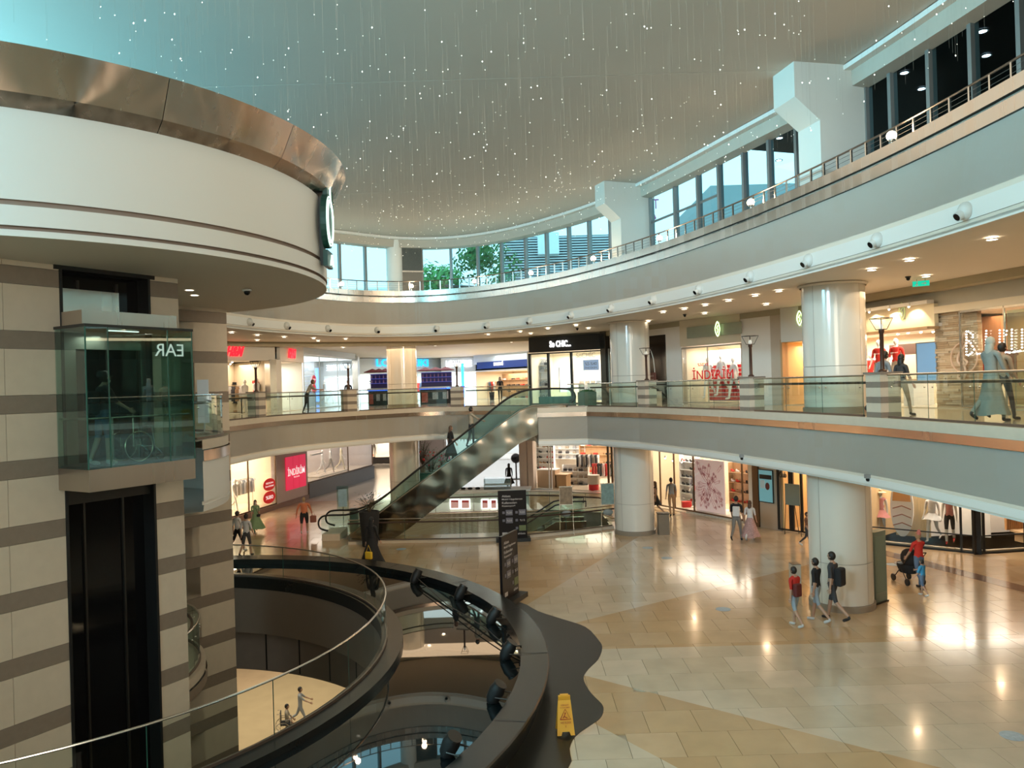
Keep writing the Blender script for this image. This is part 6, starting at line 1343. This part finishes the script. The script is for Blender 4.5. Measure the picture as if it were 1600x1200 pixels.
MB().tube([(-.1,0,.07),(-.1,0,.35)],.01,4).tube([(.1,0,.07),(.1,0,.35)],.01,4).build('hanger',steel_g,r)
for x,y,lb in ((1419,438,'small black camera under the gallery ceiling left of the exit sign'),(902,516,'small black camera above the black shop sign'),(1070,495,'tiny black ceiling camera left of the sage sign')):
    q=px(x,y,8.7); r=empty('ceiling_camera',(q.x,q.y,8.8)); tag(r,lb,'camera'); MB().lathe([(.07,0),(.07,-.03),(.05,-.04)],12).build('base',dark_metal,r); MB().ball((0,0,-.06),.05,10).build('dome',black_gl,r,smooth=True)
q=px(386,456,8.75); r=empty('ceiling_camera',(q.x,q.y,8.8)); tag(r,'black dome camera under the round drum beside its two downlights','camera'); MB().lathe([(.11,0),(.11,-.03),(.08,-.04)],14).build('base',white,r); MB().ball((0,0,-.06),.075,12).build('dome',black_gl,r,smooth=True)
# green sign on the drum
i_=Front((0,0),(1,0)); q=pd(527,352,17.9); r=empty('round_drum_sign',(DC[0]+(DR+.16)*math.cos(math.radians(2)),DC[1]+(DR+.16)*math.sin(math.radians(2)),CZ+(612-352)/1200*17.9)); r.rotation_euler=(0,0,math.radians(92)); tag(r,'dark green outlined sign with glowing round letter on the drum edge','sign')
gn=mat('dark_green_sign',(.01,.06,.045),.4); gl_=mat('pale_green_neon',(.75,1,.85),.4,emit=1.6,ecol=(.7,1,.85))
sideprism(MB(),[(.42*math.cos(a*PI/14),.62*math.sin(a*PI/14)) for a in range(28)],-.08,.05).build('oval_body',gn,r); MB().tube([(.30*math.cos(a*PI/14),-.10,.48*math.sin(a*PI/14)) for a in range(29)],.022,5).build('neon_ring',gl_,r); MB().tube([(.38*math.cos(a*PI/14),-.09,.56*math.sin(a*PI/14)) for a in range(29)],.014,5).build('neon_outline',gl_,r)
MB().box(-.12,.6,-.06,.04,.3,1.0).build('tall_letter_body',gn,r); MB().tube([(.15,-.08,.35),(.15,-.08,.92)],.02,5).build('neon_stroke',gl_,r); MB().box(-.25,.35,-.06,.04,-1.05,-.68).build('lower_letter_body',gn,r); MB().tube([(0,-.08,-1.0),(.15,-.08,-.75),(.28,-.08,-1.0)],.02,5).build('neon_stroke',gl_,r); MB().box(-.03,.03,.04,.16,-1,1).build('bracket',dark_metal,r)
# ================================================================== THINGS ON THE GROUND FLOOR
tot=mat('totem_black_brown',(.010,.006,.006),.4,spec=.25); wp=mat('totem_print',(.62,.58,.56),.5); gp=mat('totem_grey_box',(.16,.15,.18),.5); gg=mat('totem_green_box',(.16,.19,.08),.5)
def totem(x,y,rz,H,W,label):
    q=px(x,y,0); r=empty('info_totem',(q.x,q.y,0),rz); tag(r,label,'sign')
    MB().box(-W/2,W/2,-.04,.04,.14,H).build('panel',tot,r); MB().box(-W/2-.12,W/2+.12,-.28,.28,0,.14).build('base',black,r)
    for i,s in enumerate(('Akbatı','Mobil Uygulaması','Kullanıcıları','Kazanıyor!')):
        t=text(s,'lettering',wp,W*(.3,.72,.52,.46)[i],.085,.004,.004,parent=r); t.location=(-W*.36+W*(.3,.72,.52,.46)[i]/2,-.042,H-.22-.135*i)
    for i,(a,z,s,m) in enumerate(((-.1,1.16,'%20',gp),(.36,1.16,'%20',gp),(-.1,.84,'%20',gp),(.36,.84,'%15',tot),(.36,.52,'',gg))):
        b=MB().box(a*W-.16,a*W+.12,-.05,-.04,z-.11,z+.11).build('print_box',m,r)
        if s: t=text(s,'lettering',wp,.2,.08,.003,parent=r); t.location=(a*W-.02,-.053,z)
        MB().box(a*W-.30,a*W-.2,-.046,-.04,z-.05,z+.05).build('print_icon',gp,r)
    t=text('akbatı','lettering',wp,W*.26,.08,.004,.004,parent=r); t.location=(W*.3,-.042,.3); MB().box(-W*.38,-W*.2,-.044,-.04,.24,.36).build('print_icon',wp,r)
    return r
totem(802,845,.05,2.05,1.15,'black information totem with white Akbatı lettering, facing the viewer'); totem(797,940,1.16,2.0,1.15,'second black information totem turned almost edge on at the pool edge')
# wet floor sign
def wet(loc,rz,label,sc=1):
    r=empty('wet_floor_sign',loc,rz); r.scale=(sc,)*3; tag(r,label,'sign'); ym=mat('sign_yellow',(.78,.36,.03),.45)
    for s in(-1,1):
        n=Matrix.Rotation(s*.26,4,'X'); M_=Matrix.Translation((0,s*-.02,.64))@n
        mb=MB(); mb.M=M_@Matrix.Translation((0,0,-.64)); P=[(-.15,.0),(-.08,.0),(-.06,.06),(.06,.06),(.08,.0),(.15,.0),(.10,.64),(-.10,.64)]
        sideprism(mb,P,-.012,.012).build('board',ym,r)
    ink=mat('sign_red_ink',(.35,.02,.01),.5); M_=Matrix.Rotation(-.26,4,'X')
    def put(o,x,z): o.matrix_local=Matrix.Translation((0,-.02,.64))@Matrix.Rotation(-.26,4,'X')@Matrix.Translation((x,-.015,z-.64))
    for s,w_,h_,z in (('DİKKAT',.13,.03,.50),('KAYGAN ZEMİN',.16,.022,.46),('WET FLOOR',.18,.032,.22),('!',.01,.03,.16)):
        t=text(s,'lettering',ink,w_,h_,.003,.003,parent=r); put(t,0,z)
    mb=MB(); mb.tube([(-.09,0,0),(.09,0,0),(0,0,.16),(-.09,0,0)],.007,4); mb.ball((.0,0,.10),.012,6).tube([(0,0,.09),(-.02,0,.05),(.03,0,.02)],.007,4).tube([(-.02,0,.05),(-.04,0,.02)],.007,4); o=mb.build('warning_triangle',ink,r); put(o,0,.27)
    MB().box(-.07,.07,-.03,.03,.62,.66).build('handle',ym,r)
q=px(884,1152,0); wet((q.x,q.y+.15,0.008),.05,'yellow wet floor sign on the dark stone border by the pool',1.06)
q=W1.p(3.95,1.2,5.3); wet(W1.p(4.3,.9,5.34),.6,'yellow wet floor sign behind the curved glass beside the lift')
q=pd(318,640,19.5); r=empty('white_notice_board',(q.x,q.y,5.34)); tag(r,'narrow white notice board behind the curved glass beside the lift','sign'); MB().box(-.14,.14,-.02,.02,.25,1.35).build('board',mat('pale_grey_print',(.62,.66,.68),.5,emit=.15),r); MB().tube([(0,.03,1.0),(0,.03,.02)],.02,6).box(-.2,.2,-.15,.2,0,.03).build('stand',steel_g,r)
# floodlights on the pool rim
fl0=None; names=['black floodlight on the pool rim farthest back','black floodlight on the pool rim, second from the back','black floodlight on the rim just before the black totem','black floodlight on the rim below the totem base','black floodlight on the rim level with the dark scalloped stone','nearest black floodlight on the pool rim at the bottom']
for i,(x,y) in enumerate(((631,911),(707,934),(763,970),(795,1024),(787,1092),(714,1178))):
    q=px(x,y,.42); v=Vector((q.x-PC[0],q.y-PC[1])); v.normalize(); rr=10.12
    if fl0 is None:
        fl0=empty('floodlight'); MB().tube([(-.10,.03,-.10),(.0,0,.08),(.06,-.01,.18)],[.13,.15,.12],14).build('housing',black,fl0,smooth=True,sharp=50); MB().tube([(.06,-.01,.18),(.08,-.012,.21)],[.13,.13],14).build('lens_ring',dark_metal,fl0); MB().tube([(-.10,.03,-.10),(-.14,.035,-.17)],[.12,.09],12).build('rear_cap',black,fl0,smooth=True)
        MB().tube([(0,.17,.0),(.24,.17,-.02),(.24,-.17,-.02),(0,-.17,0)],.014,6).box(.2,.42,-.09,.09,-.06,-.03).build('bracket',dark_metal,fl0); o=fl0
    else: o=dup(fl0)
    o.location=(PC[0]+v.x*rr,PC[1]+v.y*rr,.50); o.rotation_euler=(0,0,math.atan2(v.y,v.x)); tag(o,names[i],'floodlight','floodlights round the pool')
pts=[]
for x,y in ((650,905),(700,945),(730,965),(760,985),(790,1008),(815,1014)): q=px(x,y,.45); pts.append((q.x,q.y,.52))
cb=MB().tube([(x,y,z-.1*math.sin(i*1.9)**2) for i,(x,y,z) in enumerate(pts)],.014,6).build('floodlight_cable',black); tag(cb,'black cable strung between the pool floodlights over the water','cable')
# easels and poster stands at the well
def easel(x,y,label,pic,rz=0,W=.52,H=.72,zb=1.25):
    q=px(x,y,0); r=empty('easel_sign',(q.x,q.y,0),rz); tag(r,label,'sign'); MB().box(-W/2,W/2,-.02,.02,zb,zb+H).build('poster',pic,r); MB().box(-W/2-.03,W/2+.03,-.015,.03,zb-.03,zb).box(-W/2-.03,W/2+.03,-.015,.03,zb+H,zb+H+.03).build('frame',steel_g,r)
    for s in(-1,1): MB().tube([(s*W/2,0,zb+H),(s*(W/2+.03),0,.0)],.014,6).build('leg',steel_g,r); MB().tube([(s*(W/2+.03),-.25,.01),(s*(W/2+.03),.25,.01)],.016,6).build('foot',steel_g,r)
    MB().ball((0,.02,.85),(.22,.08,.14),10).build('leaflet_tray',mat('grey_tray',(.25,.26,.24),.5),r)
easel(886,834,'poster stand with a brown food picture by the escalator well',mat('food_print',(.30,.20,.12),.4,var=.8,scale=6)); easel(951,832,'poster stand with a grey green tower picture beside the middle column',mat('tower_print',(.22,.30,.27),.4,var=.5,scale=7),zb=1.2,H=.85)
q=px(521,838,0); r=empty('poster_stand',(q.x-.05,q.y+2.2,0)); tag(r,'pale blue poster stand by the foot of the escalator','sign'); MB().box(-.2,.2,-.02,.02,.95,1.75).build('poster',mat('pale_blue_poster',(.28,.42,.50),.5,var=.3,scale=5),r); MB().box(-.27,.27,.02,.03,.8,1.9).build('glass_plate',rail_glass,r); MB().tube([(0,.03,.95),(0,.03,0)],.02,6).box(-.2,.2,-.15,.15,0,.03).build('stand',steel_g,r)
q=px(541,842,0); r=empty('waste_bin',(q.x,q.y+1.7,0)); tag(r,'grey cylindrical bin behind the escalator handrail','bin'); MB().lathe([(0,0),(.2,0),(.2,1.0),(.14,1.04),(0,1.04)],18).build('bin_body',mat('bin_grey',(.28,.29,.28),.35,.5),r,smooth=True,sharp=35); MB().lathe([(.205,.85),(.205,.9)],18).build('bin_band',dark_metal,r)
q=px(579,852,0); r=pot_plant((q.x,q.y-.1,0),'tall black planter with a spiky plant at the foot of the escalator',.75,.62,170,pot=K_,ph=1.4,leafm=mat('dark_leaf',(.02,.05,.02),.5),potr=.42,name='tall_planter')
q=px(1033,834,0); r=empty('stone_block_bin',(q.x+.08,q.y-.1,0)); tag(r,'brown box shaped bin behind the middle column','bin'); MB().box(-.22,.22,-.2,.2,0,.85).build('bin_body',mat('brown_bin',(.22,.17,.12),.5),r); MB().box(-.24,.24,-.22,.22,.85,.89).build('bin_lid',dark_metal,r)
q=px(1264,945,0); r=empty('stone_block_bin',(q.x,q.y+1.0,0)); tag(r,'beige box shaped bin just left of the nearest column','bin'); MB().box(-.12,.12,-.15,.15,0,.9).build('bin_body',beige,r); MB().box(-.12,.12,-.15,.15,.9,.92).build('bin_lid',mat('brown_bin',(.22,.17,.12),.5),r)
# lit totem right of the nearest column
q=px(1371,944,0); r=empty('digital_totem',(q.x+.10,q.y+.2,0),.62); tag(r,'grey green display totem with a glowing white edge beside the nearest column','screen'); MB().box(-.28,.30,-.12,.12,.04,1.98).build('cabinet',mat('totem_grey_green',(.17,.22,.19),.3),r); MB().box(.30,.33,-.10,.10,.12,1.9).build('light_edge',mat('white_edge_light',(.85,1,1),.4,emit=6,ecol=(.85,1,.98)),r); MB().box(-.30,.33,-.15,.15,0,.04).build('foot',dark_metal,r); MB().box(-.25,.27,-.125,-.12,.3,1.85).build('screen_face',mat('dim_screen',(.20,.27,.23),.2),r)
# blue round floor stickers
fs0=None
for i,(x,y) in enumerate(((627,858),(1012,856),(1042,872),(1130,952),(1582,1150),(1395,882))):
    q=px(x,y,0); 
    if fs0 is None: fs0=MB().lathe([(0,.004),(.2,.004),(.2,.001)],20).build('floor_sticker',mat('blue_sticker',(.30,.42,.50),.4,var=.4,scale=12)); o=fs0
    else: o=dup(fs0)
    o.location=(q.x,q.y,.001 ); tag(o,['blue round floor sticker before the escalator','blue round floor sticker below the middle column, nearer to it','blue round floor sticker further right of the middle column','blue round floor sticker in the open middle of the floor','blue round floor sticker nearest the viewer at the right','blue round floor sticker near the beachwear window'][i],'sticker','round distance stickers on the floor')
# small cameras hanging at the gallery cornice
for x,y,lb in ((1160,713,'small grey camera under the gallery edge above the shoppers holding hands'),(1358,747,'small grey camera under the gallery edge above the nearest column')):
    i=along(D1,x,3.9); p,t,n=frame_at(D1,i,.03); r=empty('edge_camera',(p.x,p.y,3.98)); tag(r,lb,'camera'); MB().box(-.06,.06,-.06,.06,-.04,.05).build('bracket',mat('camera_grey',(.25,.24,.23),.5),r); MB().ball((0,0,-.07),.05,8).build('lens',black_gl,r)
# ================================================================== OUTSIDE, seen through the upper glazing
ow=mat('white_building',(.80,.82,.80),.7); ob_=mat('shaded_building',(.16,.20,.22),.7)
b=struct('outside_ground'); MB().box(-120,120,50,200,9.9,10.2).build('paving',mat('pale_paving',(.5,.5,.48),.8),b)
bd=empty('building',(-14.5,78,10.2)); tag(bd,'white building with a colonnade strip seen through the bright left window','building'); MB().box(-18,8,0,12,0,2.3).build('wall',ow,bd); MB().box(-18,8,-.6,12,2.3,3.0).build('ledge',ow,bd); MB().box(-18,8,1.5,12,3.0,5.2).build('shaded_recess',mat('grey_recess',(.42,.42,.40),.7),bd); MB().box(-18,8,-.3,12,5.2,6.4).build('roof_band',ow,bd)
for i in range(22): MB().box(-17.5+i*1.15,-17.1+i*1.15,.2,.7,3.0,5.2).build('pillar',ow,bd)
bd=empty('building',(7.0,62,10.2)); tag(bd,'building with dense horizontal louvres beyond the upper glazing','building'); MB().box(-7.5,5,.5,9,0,8.2).build('wall',mat('blue_grey_wall',(.12,.17,.20),.6),bd)
for i in range(36): MB().box(-7.5,5,0,.35,.6+i*.21,.68+i*.21).build('louvre',mat('white_louvre',(.62,.70,.74),.5),bd)
MB().box(-4.6,-2.9,-.5,.6,6.6,8.3).build('parapet',mat('pale_parapet',(.75,.85,.9),.6),bd) 
bd=empty('building',(17.5,46,10.2)); tag(bd,'pale building wing beyond the teal glazing right of the far pier','building'); MB().box(-5,6,0,10,0,1.9).build('wall',mat('teal_lit_wall',(.50,.60,.60),.7),bd); MB().box(-5,6,-.8,10,1.9,2.9).build('balcony_band',ow,bd); MB().box(-5,6,1,10,2.9,8).build('upper_wall',mat('shadow_teal_wall',(.22,.32,.34),.7),bd)  # teal light below and shade above are put into the wall colours
def tree(x,y,z0,h,rad,label,n=900,lm=None):
    r=empty('tree',(x,y,z0)); tag(r,label,'tree'); MB().tube([(0,0,0),(.1,0,h*.4),(.3,.1,h*.75)],[.16,.12,.06],8).build('trunk',mat('bark',(.12,.09,.06),.8),r)
    mb=MB(); blobs=[(R.uniform(-.6,.6)*rad,R.uniform(-.6,.6)*rad,h*R.uniform(.45,.9),rad*R.uniform(.35,.6)) for _ in range(9)]
    for i in range(n):
        bx,by,bz,br=R.choice(blobs); d=Vector((R.gauss(0,1),R.gauss(0,1),R.gauss(0,1))).normalized(); p=Vector((bx,by,bz))+d*br*R.uniform(.6,1); s=d.orthogonal().normalized()*.17; t=d.cross(s).normalized()*.17; mb.add([p-s,p+t*.6,p+s,p-t*.6],[(0,1,2,3)])
    o=mb.build('foliage',lm or mat('tree_leaf',(.05,.20,.05),.6,var=.4,scale=3),r); o['kind']='stuff'
q=pd(682,425,54); tree(q.x,54,10.2,5.0,2.3,'bright green tree outside beside the dark stone panel',1500,mat('bright_leaf',(.10,.34,.10),.6,var=.4,scale=3)); q=pd(775,380,56); tree(q.x,56,10.2,7.2,3.2,'dark leafed tree outside in front of the louvred building',1500); q=pd(545,440,54); tree(q.x,54,9.6,1.9,1.2,'low dark shrub outside the bright left window',500)
c=empty('canopy',(pd(765,420,55).x,52,10.2)); tag(c,'dark slanted canopy with posts outside the upper glazing','canopy'); MB().add([(-3,0,3.1),(4,0,2.6),(4,3,2.9),(-3,3,3.4),(-3,0,2.95),(4,0,2.45),(4,3,2.75),(-3,3,3.25)],[(0,1,2,3),(7,6,5,4),(0,4,5,1),(1,5,6,2),(2,6,7,3),(3,7,4,0)]).build('roof_sheet',dark_metal,c)
for x in(-2.5,0,3): MB().tube([(x,.5,0),(x+.15,.5,2.8)],.08,6).build('post',dark_metal,c)
q=pd(1017,320,30); mg=mat('magenta_reflection',(.30,.04,.22),.6,emit=.05,ecol=(.7,.12,.6)); o=text('TIT','lettering',mg,.75,.45,.03); q=pd(1017,319,36); o.location=q; tag(o,'magenta lettering standing in for a reflection in the teal glazing by the far pier','sign')  # solid letters and logo stand in for a sign's reflection
o=MB().lathe([(0,-.28),(.2,-.1),(.12,.1),(.0,.25)],12).build('magenta_logo_reflection',mg); o.location=pd(1019,338,36); tag(o,'magenta leaf shaped logo, part of the same built reflection','sign')
